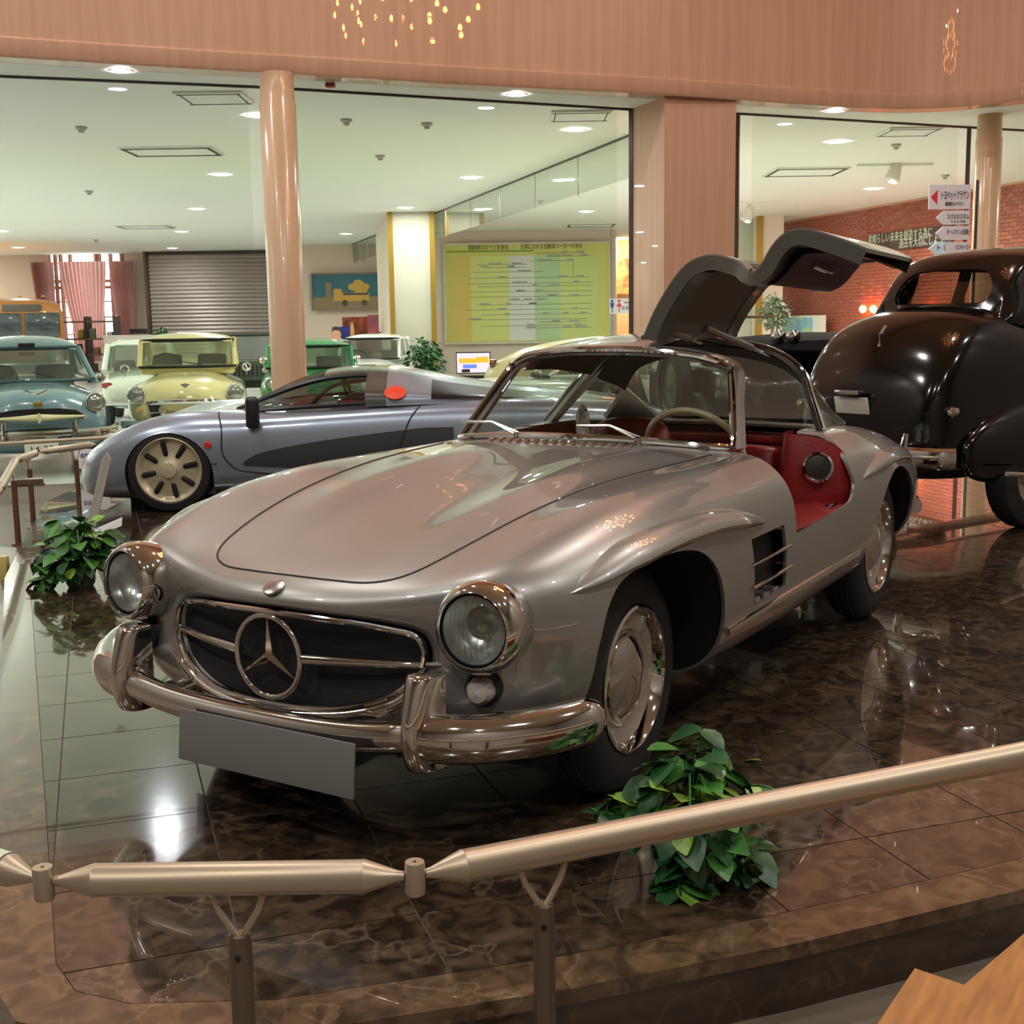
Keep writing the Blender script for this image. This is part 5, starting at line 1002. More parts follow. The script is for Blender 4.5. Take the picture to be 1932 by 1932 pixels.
G().poly([(-.11, -.002, zt-.12), (-.08, -.002, zt+.01), (0, -.002, zt+.025), (.08, -.002, zt+.01), (.115, -.002, zt-.12), (.07, -.002, zt-.07), (-.05, -.002, zt-.06)], (0, .01, 0)).ob('hair', mat('cutout_hair', (60, 46, 40), .7), e, smooth=False)
G().poly([(-.25, 0, 0), (-.26, 0, zt-.42), (-.06, 0, zt-.31), (.06, 0, zt-.31), (.26, 0, zt-.42), (.25, 0, 0)], (0, .02, 0)).ob('torso', mat('cutout_dress', (120, 60, 56), .7), e, smooth=False)
# television
e, W_, H_ = panel('television', 861, 664, 925, 705, 26.0, black, 'small television showing an orange car beneath the chart', 'television')
patch(e, 0, H_/2, W_*.95, H_*.9, mat('tv_screen', (214, 190, 214), .4, emit=1.0, ecol=(190, 160, 190)), 'screen', -.028); to = mat('tv_orange', (244, 150, 30), .4, emit=.9)
patch(e, -.16*W_, H_*.60, .5*W_, H_*.22, to, 'screen_car', -.032); patch(e, .27*W_, H_*.64, .36*W_, H_*.26, to, 'screen_car', -.032); patch(e, -.1*W_, H_*.34, .4*W_, H_*.18, mat('tv_blue', (90, 120, 220), .4, emit=.7), 'screen_car', -.032); patch(e, -.22*W_, H_*.14, .24*W_, H_*.14, black, 'screen_wheel', -.034)
G().box((-.05, .02, -.10), (W_*.9, .12, .12)).ob('sound_bar', black, e, smooth=False); zz = e.location.z-ZF; G().box((0, .05, -zz/2-.05), (.7, .4, zz-.12), None, .02).ob('stand', mat('stand_grey', (160, 156, 148), .6), e)
# corridor: picture and toilet sign
e, W_, H_ = panel('corridor_picture', 1152, 488, 1186, 555, 37.6, mat('pic_orange', (206, 146, 78), .6, noise=(2.5, (96, 64, 42), .45, .6)), 'brown and orange picture in the lit corridor', 'picture')
e, W_, H_ = panel('toilet_sign', 1150, 563, 1192, 592, 32.0, mat('sign_white', (236, 236, 236), .5), 'white toilet sign with a blue man and a red woman', 'sign')
def icon(x, m, skirt):
    G().lathe([(.035, 0), (0, .002)], Matrix.Translation((x, -.032, H_*.84)) @ rotz_to((0, -1, 0)), 14).ob('icon_head', m, e)
    pts = [(-.05, .72), (.05, .72), (.035, .42), (-.035, .42)] if not skirt else [(-.01, .72), (.01, .72), (.075, .46), (-.075, .46)]
    G().poly([(x+a, -.032, b*H_) for a, b in pts], (0, -.004, 0)).ob('icon_body', m, e, smooth=False); G().box((x, -.034, H_*.26), (.022, .004, H_*.34)).ob('icon_legs', m, e, smooth=False)
icon(-.22, mat('icon_blue', (34, 70, 190), .5), False); icon(-.04, mat('icon_red', (222, 44, 60), .5), True)
for x in (-.25, .25): G().tube([(x, 0, H_), (x, 0, ZC-e.location.z)], .008, 6).ob('hanger_rod', chrome_dull, e)
words('お手洗', .10, ink, e, tmat(.17, H_*.35), 'lettering'); patch(e, .17, H_*.72, .16, .02, ink, 'arrow', -.034)
# corridor posts
panel('corridor_notice', 1152, 593, 1160, 634, 33.9, mat('notice_peach', (240, 206, 176), .6), 'narrow peach notice with red squares below the toilet sign', 'notice')
# ------------------------------------------------------------------ brick wall
b0, b1 = on_z(1476, 418, ZC), on_z(1932, 340, ZC); bd = (Vector((b1.x, b1.y, 0))-Vector((b0.x, b0.y, 0))); bd.normalize(); bn = Vector((bd.y, -bd.x, 0))
if bn.dot(Vector((CX, CY, 0))-Vector((b0.x, b0.y, 0))) < 0: bn = -bn
BL = 13.0; bw = empty('wall_brick', (b0.x, b0.y, ZF), math.atan2(bd.y, bd.x), kind='structure')
ln = bn.dot(Vector((-bd.y, bd.x, 0)))       # local +y or -y faces the room
G().box((BL/2, -ln*.06, (ZC-ZF)/2), (BL, .10, ZC-ZF)).ob('mortar_bed', mat('mortar', (224, 176, 152), .9), bw, smooth=False)
bm2 = [mat('brick_%d' % k, c, .75, noise=(30, c2, .4, .7)) for k, (c, c2) in enumerate((((168, 88, 68), (148, 74, 58)), ((158, 80, 62), (138, 70, 54)), ((178, 98, 76), (158, 86, 66))))]
bmesh_ = []
for m in bm2: me = G().box((0, 0, 0), (.212, .03, .063), None, .004).mesh(False); me.materials.append(m); bmesh_.append(me)
CH, BW_ = .0745, .222; cand = []
for r in range(int((ZC-ZF)/CH)):
    for c in range(int(BL/BW_)+1):
        x = c*BW_ + (BW_/2 if r % 2 else 0) + .1; z = r*CH + CH/2
        if x > BL-.1: continue
        p = Vector((b0.x, b0.y, ZF)) + bd*x; p.z += z; d_ = p-CAMP; wv = d_.dot(FW); sx = 966+FPX*d_.dot(RT)/wv; sy = 966-FPX*d_.dot(UP)/wv
        vis = 0 < sx < 1932 and sy < 650 and not (1690 < sx and sy > 500) and not (1735 < sx < 1880 and sy > 345) and not (1480 < sx < 1700 and 440 < sy < 530)
        cand.append((0 if vis else 1, wv, x, z))
cand.sort(); restb = G()
for i, (v_, wv, x, z) in enumerate(cand):
    if i < 300: o = ob('brick', bmesh_[(i*7) % 3], None, bw); o.location = (x, ln*.004, z)
    else: restb.box((x, ln*.004, z), (.212, .03, .063))
restb.ob('far_bricks', bm2[0], bw, smooth=False, kind='stuff')
# things on the brick wall: plaque, lamps, maps
def on_brick(px, py):
    d = _dir(px, py); q = Vector((b0.x, b0.y, 0)); t = (q-CAMP).xy.dot(bn.xy)/d.xy.dot(bn.xy); return CAMP + d*t
def brick_panel(name, px0, px1, pyt, pyb, m, label, cat, off=.05):
    a = on_brick(px0, pyb); b = on_brick(px1, pyb); t = on_brick(px0, pyt); W2 = (b-a).xy.length; e = empty(name, (a+b)/2*1 - Vector((0, 0, (a.z+b.z)/2 - a.z)) + bn*off, math.atan2(bd.y, bd.x), label, cat)
    H2 = t.z-a.z; G().box((0, 0, H2/2), (W2, .04, H2)).ob('board', m, e, smooth=False); return e, W2, H2
SG = -1 if ln < 0 else 1
def bmat(x, z): return Matrix.Translation((x, SG*.026, z)) @ Matrix.Rotation(math.pi/2, 4, 'X') if SG < 0 else Matrix.Translation((x, .026, z)) @ Matrix.Rotation(math.pi/2, 4, 'X') @ Matrix.Rotation(math.pi, 4, 'Y')
e, W2, H2 = brick_panel('motto_plaque', 1642, 1800, 444, 477, mat('plaque_dark', (70, 56, 48), .5), 'dark plaque with white brush writing on the brick wall', 'plaque')
pw = mat('plaque_white', (214, 220, 204), .6)
words('素晴らしい未来を創造する為に', .22, pw, e, bmat(-.10*W2, H2*.70), 'lettering', width=.78*W2); words('過去を大切にしよう', .22, pw, e, bmat(.16*W2, H2*.27), 'lettering', width=.5*W2)
for k, px in enumerate((1640, 1660, 1759)):
    p = on_brick(px, 583) + bn*.16; e = empty('wall_lamp', p - Vector((0, 0, .18)), 0, ('left-hand glowing globe lamp on the brick wall', 'second glowing globe lamp on the brick wall', 'glowing globe lamp seen through the limousine window')[k], 'lamp')
    G().lathe([(.0, -.085), (.05, -.07), (.085, 0), (.05, .07), (0, .085)], Matrix.Translation((0, 0, .18)), 16).ob('globe', mat('globe_glow', (255, 150, 80), .4, emit=40, ecol=(255, 120, 48)), e)
    G().tube([Vector((0, 0, .10)), Vector((0, 0, .0)), -bn*.16], .012, 6).ob('bracket', gold, e)
e, W2, H2 = brick_panel('map_panel', 1487, 1577, 596, 690, mat('map_white', (226, 222, 214), .5), 'white panel with blue maps standing by the brick wall', 'panel', .30)
def bpatch(x, z, w, h, m): return G().box((x, SG*.024, z), (w, .006, h)).ob('map_print', m, e, smooth=False)
bpatch(-.44*W2, .5*H2, .10*W2, .95*H2, mat('map_yellow', (226, 228, 170), .5)); bpatch(-.22*W2, .5*H2, .30*W2, .92*H2, mat('map_blue', (150, 206, 226), .5, noise=(3, (190, 220, 200), .5, .6))); bpatch(.10*W2, .5*H2, .32*W2, .92*H2, mat('map_blue2', (120, 184, 222), .5, noise=(3, (170, 206, 150), .5, .6)))
for s in (-.4, .4): G().box((s*W2, 0, -(e.location.z-ZF)/2), (.04, .04, e.location.z-ZF)).ob('leg', frame_dark, e, smooth=False)
# ------------------------------------------------------------------ direction signs on the slender column
sb = flat(1800, 15.1); sgn = mat('sign_lilac', (228, 222, 228), .5)
def arrow(name, px0, px1, py0, py1, w, txt, sub, label, m=sgn, tip=True, red=False):
    a = at(px0, py1, w); b = at(px1, py0, w); W_ = (b-a).xy.length; H_ = at(px1, py0, w).z-a.z; e = empty(name, Vector(((a.x+b.x)/2, (a.y+b.y)/2, a.z)), YAW - math.pi/2, label, 'sign', 'arrow signs stacked on the slender column')
    pts = [(-W_/2, 0, H_/2), (-W_/2+.09, 0, 0), (W_/2, 0, 0), (W_/2, 0, H_), (-W_/2+.09, 0, H_)] if tip else [(-W_/2, 0, 0), (W_/2, 0, 0), (W_/2, 0, H_), (-W_/2, 0, H_)]
    G().poly(pts, (0, .02, 0)).ob('board', m, e, smooth=False)
    if txt: words(txt, H_*.42, ink, e, tmat(.06, H_*.55, -.004), 'lettering', width=W_*.66)
    if sub: words(sub, H_*.18, ink, e, tmat(.06, H_*.2, -.004), 'small_lettering', width=W_*.45)
    if red: G().poly([(-W_/2+.02, -.004, H_*.5), (-W_/2+.10, -.004, H_*.2), (-W_/2+.10, -.004, H_*.8)], (0, .003, 0)).ob('red_arrow', mat('arrow_red', (220, 40, 66), .5), e, smooth=False)
    return e
arrow('arrow_sign', 1752, 1832, 348, 395, 15.05, 'トヨペットクラウン', '観音開きのクラウン', 'top white sign with a red arrow on the slender column', tip=False, red=True)
arrow('arrow_sign', 1766, 1830, 397, 424, 15.05, 'スバルカスタム', 'てんとう虫', 'second white arrow sign down on the slender column')
arrow('arrow_sign', 1765, 1830, 426, 453, 15.05, 'オースチン(日産)', None, 'third white arrow sign down on the slender column')
arrow('arrow_sign', 1786, 1829, 456, 480, 15.05, 'ロコモービル', None, 'white sign lettered for a steam car low on the slender column', tip=False)
arrow('arrow_sign', 1752, 1784, 456, 482, 15.12, 'トヨ', None, 'pale blue arrow sign pointing left beside the lowest white sign', mat('sign_blue', (206, 228, 240), .5))
p = flat(1834, 15.12); G().tube([Vector((0, 0, 0)), Vector((0, 0, at(1834, 340, 15.12).z-ZF))], .02, 8).ob('sign_post', frame_dark, label='thin dark post holding the arrow signs beside the slender column', cat='post').location = (p.x, p.y, ZF)
def lamp_in(e, loc, aim, watts, col, ang):
    l = bpy.data.lights.new('beam', 'SPOT'); l.energy = watts; l.color = col; l.spot_size = math.radians(ang); l.spot_blend = .6; l.shadow_soft_size = .06
    o = bpy.data.objects.new('beam', l); COL.objects.link(o); o.parent = e; o.location = loc
    wp = Vector(e.location) + Vector(loc); o.rotation_euler = (Vector(aim)-wp).to_track_quat('-Z', 'Y').to_euler(); return o
# ------------------------------------------------------------------ ceiling fittings
lamp_m = mat('downlight_glow', (250, 255, 246), .4, emit=LHALL, ecol=(250, 252, 246)); ring_m = mat('downlight_ring', (236, 236, 228), .5)
DL = [(486,217),(416,329),(372,394),(343,437),(325,468),(2,436),(35,467),(1086,244),(889,335),(765,392),(653,441),(1057,340),(905,395),(1107,399),(974,436),(1172,449),(1580,267),(1648,356)]
def downlight(p, r=.10, m=lamp_m, label=None, group='hall downlights'):
    e = empty('downlight', p, 0, label or 'round recessed white downlight in the hall ceiling', 'light', group)
    G().lathe([(r*1.35, -.004), (r*1.25, -.014), (r*1.0, -.010)], None, 24).ob('trim_ring', ring_m, e); G().lathe([(r, -.008), (0, -.009)], None, 24).ob('diffuser', m, e)
DLAB = ['beside the head of the round column', 'second in the row left of the round column', 'third in the row left of the round column', 'fourth in the row left of the round column', 'above the right end of the rose curtains', 'at the left edge above the bus', 'just above the bus roof', 'nearest the square pillar on its left', 'second in the row left of the square pillar', 'above the gold striped pillar', 'above the bus painting', 'behind the glass smoke barrier nearest the pillar', 'behind the middle of the glass smoke barrier', 'above the right end of the history chart', 'above the middle of the history chart', 'in the orange corridor', 'nearest the slender column', 'above the motto plaque']
for (a, b), t_ in zip(DL, DLAB): downlight(on_z(a, b, ZC), label='white hall downlight ' + t_)
hall_pts = [on_z(a, b, ZC) for a, b in DL]
_d = [o for o in bpy.data.objects if o.name.startswith('downlight')]
_c = [o for o in _d if 'in the orange corridor' in o['label']][0]; lamp_in(_c, (0, 0, -.05), at(1165, 560, 38), 260, (1, .66, .36), 150)  # extra warm beam added to this downlight to brighten the corridor
for t_ in ('nearest the slender column', 'above the motto plaque'):
    _c = [o for o in _d if t_ in o['label']][0]; lamp_in(_c, (0, 0, -.05), Vector(_c.location) - Vector((0, 0, 3)), 520, (1, .96, .88), 150)  # extra wide beams added to both downlights to brighten the right bay
_c = [o for o in _d if 'above the middle of the history chart' in o['label']][0]; lamp_in(_c, (0, 0, -.05), at(965, 560, 33), 160, (.95, 1, .94), 120)  # extra aimed beam added to this downlight to brighten the chart
for u in range(-26, 22, 4):
    for w_ in range(16, 42, 4):
        p = hall(u + (w_ % 8)*.25, w_, ZC)
        if min((p-q).length for q in hall_pts) > 2.4:
            d_ = p-CAMP; wv = d_.dot(FW); sx = 966+FPX*d_.dot(RT)/wv
            if sx < -20 or sx > 1950 or 1195 < sx < 1385: downlight(p, label='white hall downlight out of the picture or behind the square pillar')
spot_m = mat('spot_glow', (246, 250, 255), .4, emit=LSPOT, ecol=(240, 246, 255))
for k, (a, b) in enumerate(((228, 132), (975, 177), (1576, 208))):
    downlight(on_z(a, b, ZC), .09, spot_m, ('bright soffit spotlight at the left of the fascia', 'bright soffit spotlight left of the square pillar', 'bright soffit spotlight right of the square pillar')[k], 'soffit spotlights')
G().box(on_z(623, 157, ZC) - Vector((0, 0, .02)), (.09, .09, .04), Matrix.Rotation(YAW, 3, 'Z'), .005).ob('alarm_box', mat('alarm_red', (150, 40, 40), .5), label='small red box on the soffit beside the round column', cat='alarm')
grille_dark = mat('ac_dark', (60, 62, 58), .6)
for px, py, hw_, hd, lab, opn in ((325, 284, .62, .42, 'ceiling air conditioner with a dark slot above the yellow car', 1), (275, 427, .62, .42, 'far ceiling air conditioner above the roller shutter', 1), (1520, 323, .60, .55, 'ceiling air conditioner lit blue right of the square pillar', 1), (1115, 424, .6, .5, 'ceiling air conditioner above the history chart', 1), (405, 183, .35, .35, 'flush ceiling hatch near the round column', 0), (1095, 217, .35, .35, 'flush ceiling hatch left of the square pillar', 0), (1715, 247, .35, .35, 'flush ceiling hatch beside the slender column', 0)):
    e = empty('ceiling_hatch' if not opn else 'air_conditioner', on_z(px, py, ZC), YAW - math.pi/2, lab, 'air conditioner' if opn else 'hatch')
    G().box((0, 0, -.012), (hw_*2, hd*2, .024)).ob('panel', white_ceiling, e, smooth=False)
    for x, y, a, b in ((0, hd-.07, hw_*1.9, .07), (0, -hd+.07, hw_*1.9, .07), (-hw_+.05, 0, .05, hd*1.8), (hw_-.05, 0, .05, hd*1.8)): G().box((x, y, -.026), (a, b if opn else .012, .008) if x == 0 else (a if opn else .012, b, .008)).ob('vent_slot', grille_dark, e, smooth=False)
for i, (px, py) in enumerate(((153,239),(168,360),(653,225),(717,293),(805,232),(1691,272),(1783,330),(181,452),(1020,378))):
    e = empty('smoke_detector', on_z(px, py, ZC), 0, 'small ceiling sensor ' + ('at the upper left below the soffit', 'left of the first air conditioner', 'right of the round column head', 'second one right of the round column', 'in the middle of the left glass bay', 'above the hanging white spotlight', 'right of the hanging white spotlight', 'over the rose curtains', 'behind the glass smoke barrier')[i], 'sensor', 'ceiling sensors')
    G().lathe([(.07, 0), (.07, -.025), (.04, -.04), (.035, -.07), (0, -.075)], None, 16).ob('housing', mat('sensor_grey', (176, 172, 160), .6), e)
for i, (px, py, w_) in enumerate(((1688, 322, 20.0), (1412, 402, 26.0))):
    p = at(px, py, w_); e = empty('track_spotlight', Vector((p.x, p.y, ZC)), 0, ('white track spotlight hanging before the brick wall', 'white track spotlight beside the square pillar')[i], 'spotlight'); zz = p.z-ZC
    G().tube([(0, 0, 0), (0, 0, zz+.12)], .02, 6).ob('stem', sgn, e); G().lathe([(.05, -.14), (.085, -.12), (.12, .16), (.10, .17), (0, .12)], Matrix.Translation((0, 0, zz)) @ rotz_to(HR*-.35 - HF*.2 - Vector((0, 0, 1))), 20).ob('lamp_head', mat('spot_white', (222, 216, 204), .5), e)
    G().box((0, 0, -.02), (.06, 1.2, .04), Matrix.Rotation(YAW, 3, 'Z')).ob('track', white_ceiling, e, smooth=False)
    lamp_in(e, (0, 0, zz-.15), on_brick(1560 if i else 1700, 480) , 420, (1, .90, .76), 110)
# hanging glass smoke barriers
bar_gl = glass('barrier_glass', (214, 226, 214), .05)
for (a, b), h in ((((800, 410), (1192, 252)), .55), (((640, 470), (726, 436)), .55)):
    A, B_ = on_z(*a, ZC), on_z(*b, ZC); e = empty('smoke_barrier', A, 0, 'hanging glass smoke barrier near the square pillar' if b[0] > 1000 else 'hanging glass smoke barrier beside the gold striped pillar', 'glass screen')
    G().poly([(0, 0, 0), B_-A, B_-A-Vector((0, 0, h)), (0, 0, -h)]).ob('pane', bar_gl, e, smooth=False); G().tube([Vector((0, 0, -.01)), B_-A-Vector((0, 0, .01))], .018, 6).ob('top_channel', frame_dark, e)
    for k in range(1, 6): q = (B_-A)*(k/6); G().tube([q, q-Vector((0, 0, h+.03))], .008, 5).ob('hanger_rod', chrome_dull, e)
# ------------------------------------------------------------------ shelf corner by the windows, trees
e = empty('souvenir_shelf', flat(165, 36.5) + Vector((0, 0, ZF)), YAW - math.pi/2, 'brown shelf unit stacked with souvenirs below the window', 'shelf')
for x in (-.85, .0, .85): G().box((x, 0, .95), (.07, .5, 1.9)).ob('upright', frame_dark, e, smooth=False)
for z in (.3, .8, 1.25, 1.75): G().box((0, 0, z), (1.75, .5, .05)).ob('shelf_board', mat('shelf_brown', (112, 84, 66), .6), e, smooth=False)
SB = Vector(e.location)
for k in range(9):
    c, cn = (((150, 60, 50), 'red'), ((90, 70, 60), 'brown'), ((200, 180, 170), 'cream'), ((60, 60, 66), 'black'), ((150, 120, 80), 'tan'), ((120, 140, 160), 'blue'), ((190, 160, 60), 'yellow'), ((110, 120, 90), 'olive'), ((200, 200, 204), 'white'))[k]
    r_ = k // 3; z = (.3, .8, 1.25)[r_]; q = SB + HR*(-.42+.42*(k % 3) + (.12 if k % 2 else .22)); h = .18 + .035*(k % 4)
    G().box((0, 0, h/2), (.16, .16, h), None, .01).ob('souvenir_box', mat('souvenir_'+cn, c, .6), label='small %s souvenir box on the %s board of the brown shelf' % (cn, ('lowest', 'second', 'third')[r_]), cat='box', group='souvenirs on the brown shelf').matrix_world = Matrix.Translation((q.x, q.y, ZF+z+.026)) @ Matrix.Rotation(YAW, 4, 'Z')
e = empty('white_partition', flat(240, 36.0) + Vector((0, 0, ZF)), YAW - math.pi/2, 'plain white partition behind the small white car', 'partition'); G().box((0, 0, .7), (1.45, .06, at(240, 632, 36).z-ZF), None).ob('board', mat('partition_white', (226, 214, 208), .7), e, smooth=False); e.children[0].location.z = (at(240, 632, 36).z-ZF)/2-.7
G().box((.3, 0, at(240, 632, 36).z-ZF+.10), (.45, .2, .14)).ob('printer', black, e, smooth=False)
def leaf_mesh(l, w, bend, m):
    V = []; F = []
    for i in range(5):
        t = i/4; hw_ = w*math.sin(math.pi*min(1, t*.92+.06))**.8*(1-.25*t); z = -bend*l*t*t
        V += [(-hw_, l*t, z+.15*hw_), (0, l*t, z), (hw_, l*t, z+.15*hw_)]
    for i in range(4): F += [(3*i, 3*i+1, 3*i+4, 3*i+3), (3*i+1, 3*i+2, 3*i+5, 3*i+4)]
    me = me_of(V, F); me.materials.append(m); return me
def tree(px, py_base, w, h, r, label, name='potted_tree', zb=None, c=(60, 120, 62), c2=(36, 84, 40)):
    e = empty(name, flat(px, w) + Vector((0, 0, ZF if zb is None else zb)), 0, label, 'tree'); rr = random.Random(int(px))
    G().lathe([(0, 0), (.16, 0), (.22, .34), (.20, .36), (.18, .33), (0, .33)], None, 20).ob('pot', mat('pot_white', (210, 204, 192), .5), e)
    for k in range(3): G().tube(cr([(0.03*k, 0, .3), (.05*math.cos(k*2), .05*math.sin(k*2), h*.5), (r*.3*math.cos(k*2), r*.3*math.sin(k*2), h*.85)], 4), .014, 6).ob('stem', mat('bark', (110, 90, 70), .8), e)
    g = G(); zc = h-r*1.05
    for k in range(520):
        while True:
            v = Vector((rr.uniform(-1, 1), rr.uniform(-1, 1), rr.uniform(-1, 1)))
            if .25 < v.length < 1: break
        p = Vector((v.x*r*(1-.25*v.z), v.y*r*(1-.25*v.z), zc + v.z*r*1.15)); d = Vector((v.x+rr.uniform(-.4, .4), v.y+rr.uniform(-.4, .4), rr.uniform(-.9, .2))).normalized(); s_ = d.cross(Vector((rr.uniform(-.3, .3), rr.uniform(-.3, .3), 1))).normalized(); l = rr.uniform(.07, .13)
        g.add([p, p + d*l*.5 + s_*l*.28, p + d*l, p + d*l*.5 - s_*l*.28], [(0, 1, 2, 3)])
    g.ob('foliage', mat('tree_leaf_%d' % int(px), c, .5, noise=(9, c2, .35, .6)), e, smooth=False, kind='stuff')
tree(799, 700, 16.5, at(799, 640, 16.5).z-ZF, .26, 'small bushy green potted tree before the gold striped pillar')
tree(1459, 600, 22.0, at(1459, 558, 22).z-ZF, .26, 'grey green potted tree beside the brick wall', c=(126, 140, 108), c2=(92, 112, 82))
tree(304, 628, 37.6, at(304, 617, 37.6).z-ZF, .30, 'potted green plant showing behind the yellow car roof')
# ================================================================== rails around the platform
rail_m = mat('satin_rail', (188, 172, 148), .40, .65); post_m = mat('rail_post', (120, 106, 94), .38, .7)
RZ = .40
def rail_run(pts, labels, group):
    P = [Vector(p) for p in pts]
    for i in range(len(P)-1):
        a, b = P[i], P[i+1]; d = (b-a).normalized(); L = (b-a).length
        e = empty('guard_rail', a, 0, labels[i], 'rail', group)
        G().tube([d*.0185, d*.03, d*.09, d*.092, d*(L-.092), d*(L-.09), d*(L-.03), d*(L-.0185)], [.008, .010, .030, .029, .029, .030, .010, .008], 16).ob('rail_bar', rail_m, e)
def joint(p, label):
    e = empty('rail_joint', p, 0, label, 'joint', 'rail joints'); G().lathe([(0, .026), (.017, .026), (.018, .023), (.018, -.03), (.016, -.034), (0, -.034)], None, 20).ob('joint_cap', rail_m, e); G().lathe([(0, .0268), (.003, .0268)], None, 8).ob('screw', black, e)
J = [on_z(-420, 1500, RZ), on_z(82, 1662, RZ), on_z(783, 1652, RZ), on_z(2080, 1395, RZ)]
rail_run(J, ['foreground rail bar at the far left with a paper sticker', 'foreground rail bar in front of the number plate', 'foreground rail bar rising to the right past the trailing plant'], 'foreground guard rails')
joint(J[1], 'rail joint at the lower left corner'); joint(J[2], 'rail joint below the right overrider')
e0 = [o for o in bpy.data.objects if o.name == 'guard_rail'][0]; d = (J[1]-J[0]).normalized(); L = (J[1]-J[0]).length; x_ = d.cross(Vector((0, 0, 1))).normalized(); y_ = x_.cross(d)
rows = []
for t in (.60, .62, .80, .885): rows.append([d*(L*t) + (x_*math.cos(a)+y_*math.sin(a))*.0302 for a in [math.radians(v) for v in range(20, 161, 10)]])
G().grid(rows).ob('paper_sticker', mat('sticker_paper', (206, 216, 190), .7), e0)
for k in range(4): G().tube([d*(L*(.78+.02*k)) + (x_*math.cos(a)+y_*math.sin(a))*.0306 for a in (math.radians(70+8*k), math.radians(85+8*k), math.radians(100+8*k))], .0012, 4).ob('sticker_ink', ink, e0)
def post(top_px, foot=ZF, r=.0205, z=RZ, label='', w=None):
    p = on_z(top_px[0], top_px[1], z-.115); e = empty('rail_post', (p.x, p.y, foot), 0, label, 'post', 'rail posts'); h = p.z-foot
    G().lathe([(r+.03, 0), (r+.03, .012), (r, .016), (r, h-.02), (r*.9, h), (0, h)], None, 24).ob('post_tube', post_m, e)
    G().box((r*.7, 0, h-.035), (.012, .012, .012)).ob('set_screw', black, e, smooth=False)
    return e, h
def bracket(e, h, rail_dir):
    d = Vector(rail_dir).normalized()
    for s in (1, -1): G().tube([Vector((0, 0, h-.012)), d*s*.035 + Vector((0, 0, h+.045)), d*s*.045 + Vector((0, 0, h+.074))], .006, 8).ob('bracket_rod', rail_m, e)
for px, a, b, lab in (((446, 1752), J[1], J[2], 'thick dark post under the left foreground rail'), ((1025, 1694), J[2], J[3], 'thick dark post under the rising foreground rail')):
    q = on_z(px[0], 1690, RZ); d = (b-a).normalized(); t = max(0, min(1, (q-a).dot(d)/(b-a).length)); foot = a.lerp(b, t)
    # the post stands straight under the rail at the column of the picture where it shows
    best = min((abs(966+FPX*((a.lerp(b, k/200)-CAMP).dot(RT))/((a.lerp(b, k/200)-CAMP).dot(FW)) - px[0]), k) for k in range(201)); p = a.lerp(b, best[1]/200)
    e = empty('rail_post', (p.x, p.y, ZF), 0, lab, 'post', 'rail posts'); h = RZ-.105-ZF
    G().lathe([(.05, 0), (.05, .012), (.0205, .016), (.0205, h-.02), (.018, h), (0, h)], None, 24).ob('post_tube', post_m, e); G().lathe([(.006, 0), (.005, .004), (0, .005)], Matrix.Translation((p-CAMP).normalized().to_3d()*0 + Vector((-HF.x*.0205, -HF.y*.0205, h-.035))) @ rotz_to(-HF), 8).ob('set_screw', black, e); bracket(e, h, d)
# far left run
K = [on_z(-60, 985, RZ), on_z(0, 922, RZ), on_z(30, 868, RZ), on_z(72, 853, RZ), on_z(182, 838, RZ), on_z(330, 826, RZ)]
K = [Vector((k.x, k.y, RZ)) for k in K]
rail_run(K[:5], ['far left guard rail bar entering the frame', 'far left guard rail bar before the slanted label board', 'short guard rail bar at the platform corner', 'guard rail bar running behind the racing coupe nose'], 'far guard rails')
for i, (a, b, t) in enumerate(((K[1], K[2], .75), (K[2], K[3], .55), (K[3], K[4], .62))):
    p = a.lerp(b, t); e = empty('rail_post', (p.x, p.y, ZF), 0, ('brown post under the label board at the far left', 'brown post at the far platform corner', 'brown post beside the racing coupe nose')[i], 'post', 'rail posts'); h = RZ-.06-ZF
    h -= .045; G().lathe([(.045, 0), (.045, .012), (.0205, .016), (.0205, h), (0, h)], None, 18).ob('post_tube', mat('brown_post', (120, 86, 72), .4, .4), e); bracket(e, h, b-a)
# label board on the far left rail
p = on_z(52, 908, .27); e = empty('label_board', (p.x, p.y, .22), YAW - math.pi/2 + .3, 'slanted grey label board clipped to the far left rail', 'board')
G().box((0, 0, .045), (.22, .12, .012), Matrix.Rotation(-.5, 3, 'X'), .002).ob('board', mat('label_grey', (206, 204, 194), .5), e, smooth=False); G().tube([(-.14, 0, .02), (.12, 0, .02)], .008, 6).ob('clip_rod', post_m, e)
# guard wire in front of the hall cars
a, b = at(-120, 845, 11.9), at(262, 822, 11.9); e = empty('hall_rail', (a.x, a.y, ZF), 0, 'thin pale rail in front of the blue saloon bumper', 'rail'); o_ = Vector((a.x, a.y, ZF))
G().tube([a-o_, b-o_], .020, 10).ob('rail_bar', rail_m, e)
for q in (a, b): G().tube([Vector((q.x, q.y, ZF))-o_, q-o_], .018, 10).ob('post_tube', post_m, e)
# white sign beside racer nose
p = at(172, 866, 11.2); e = empty('floor_sign', (p.x, p.y, ZF), YAW - math.pi/2, 'white sign with blue letters beyond the racing coupe nose', 'sign'); zz = p.z-ZF
G().box((0, 0, zz), (.30, .012, .18), None, .003).ob('board', mat('sign_white', (236, 236, 236), .5), e, smooth=False); words('自動車', .045, mat('sign_blue_ink', (60, 90, 180), .5), e, tmat(-.03, zz+.03, -.008), 'lettering'); G().tube([(0, .02, 0), (0, .02, zz)], .012, 8).ob('stem', chrome_dull, e)
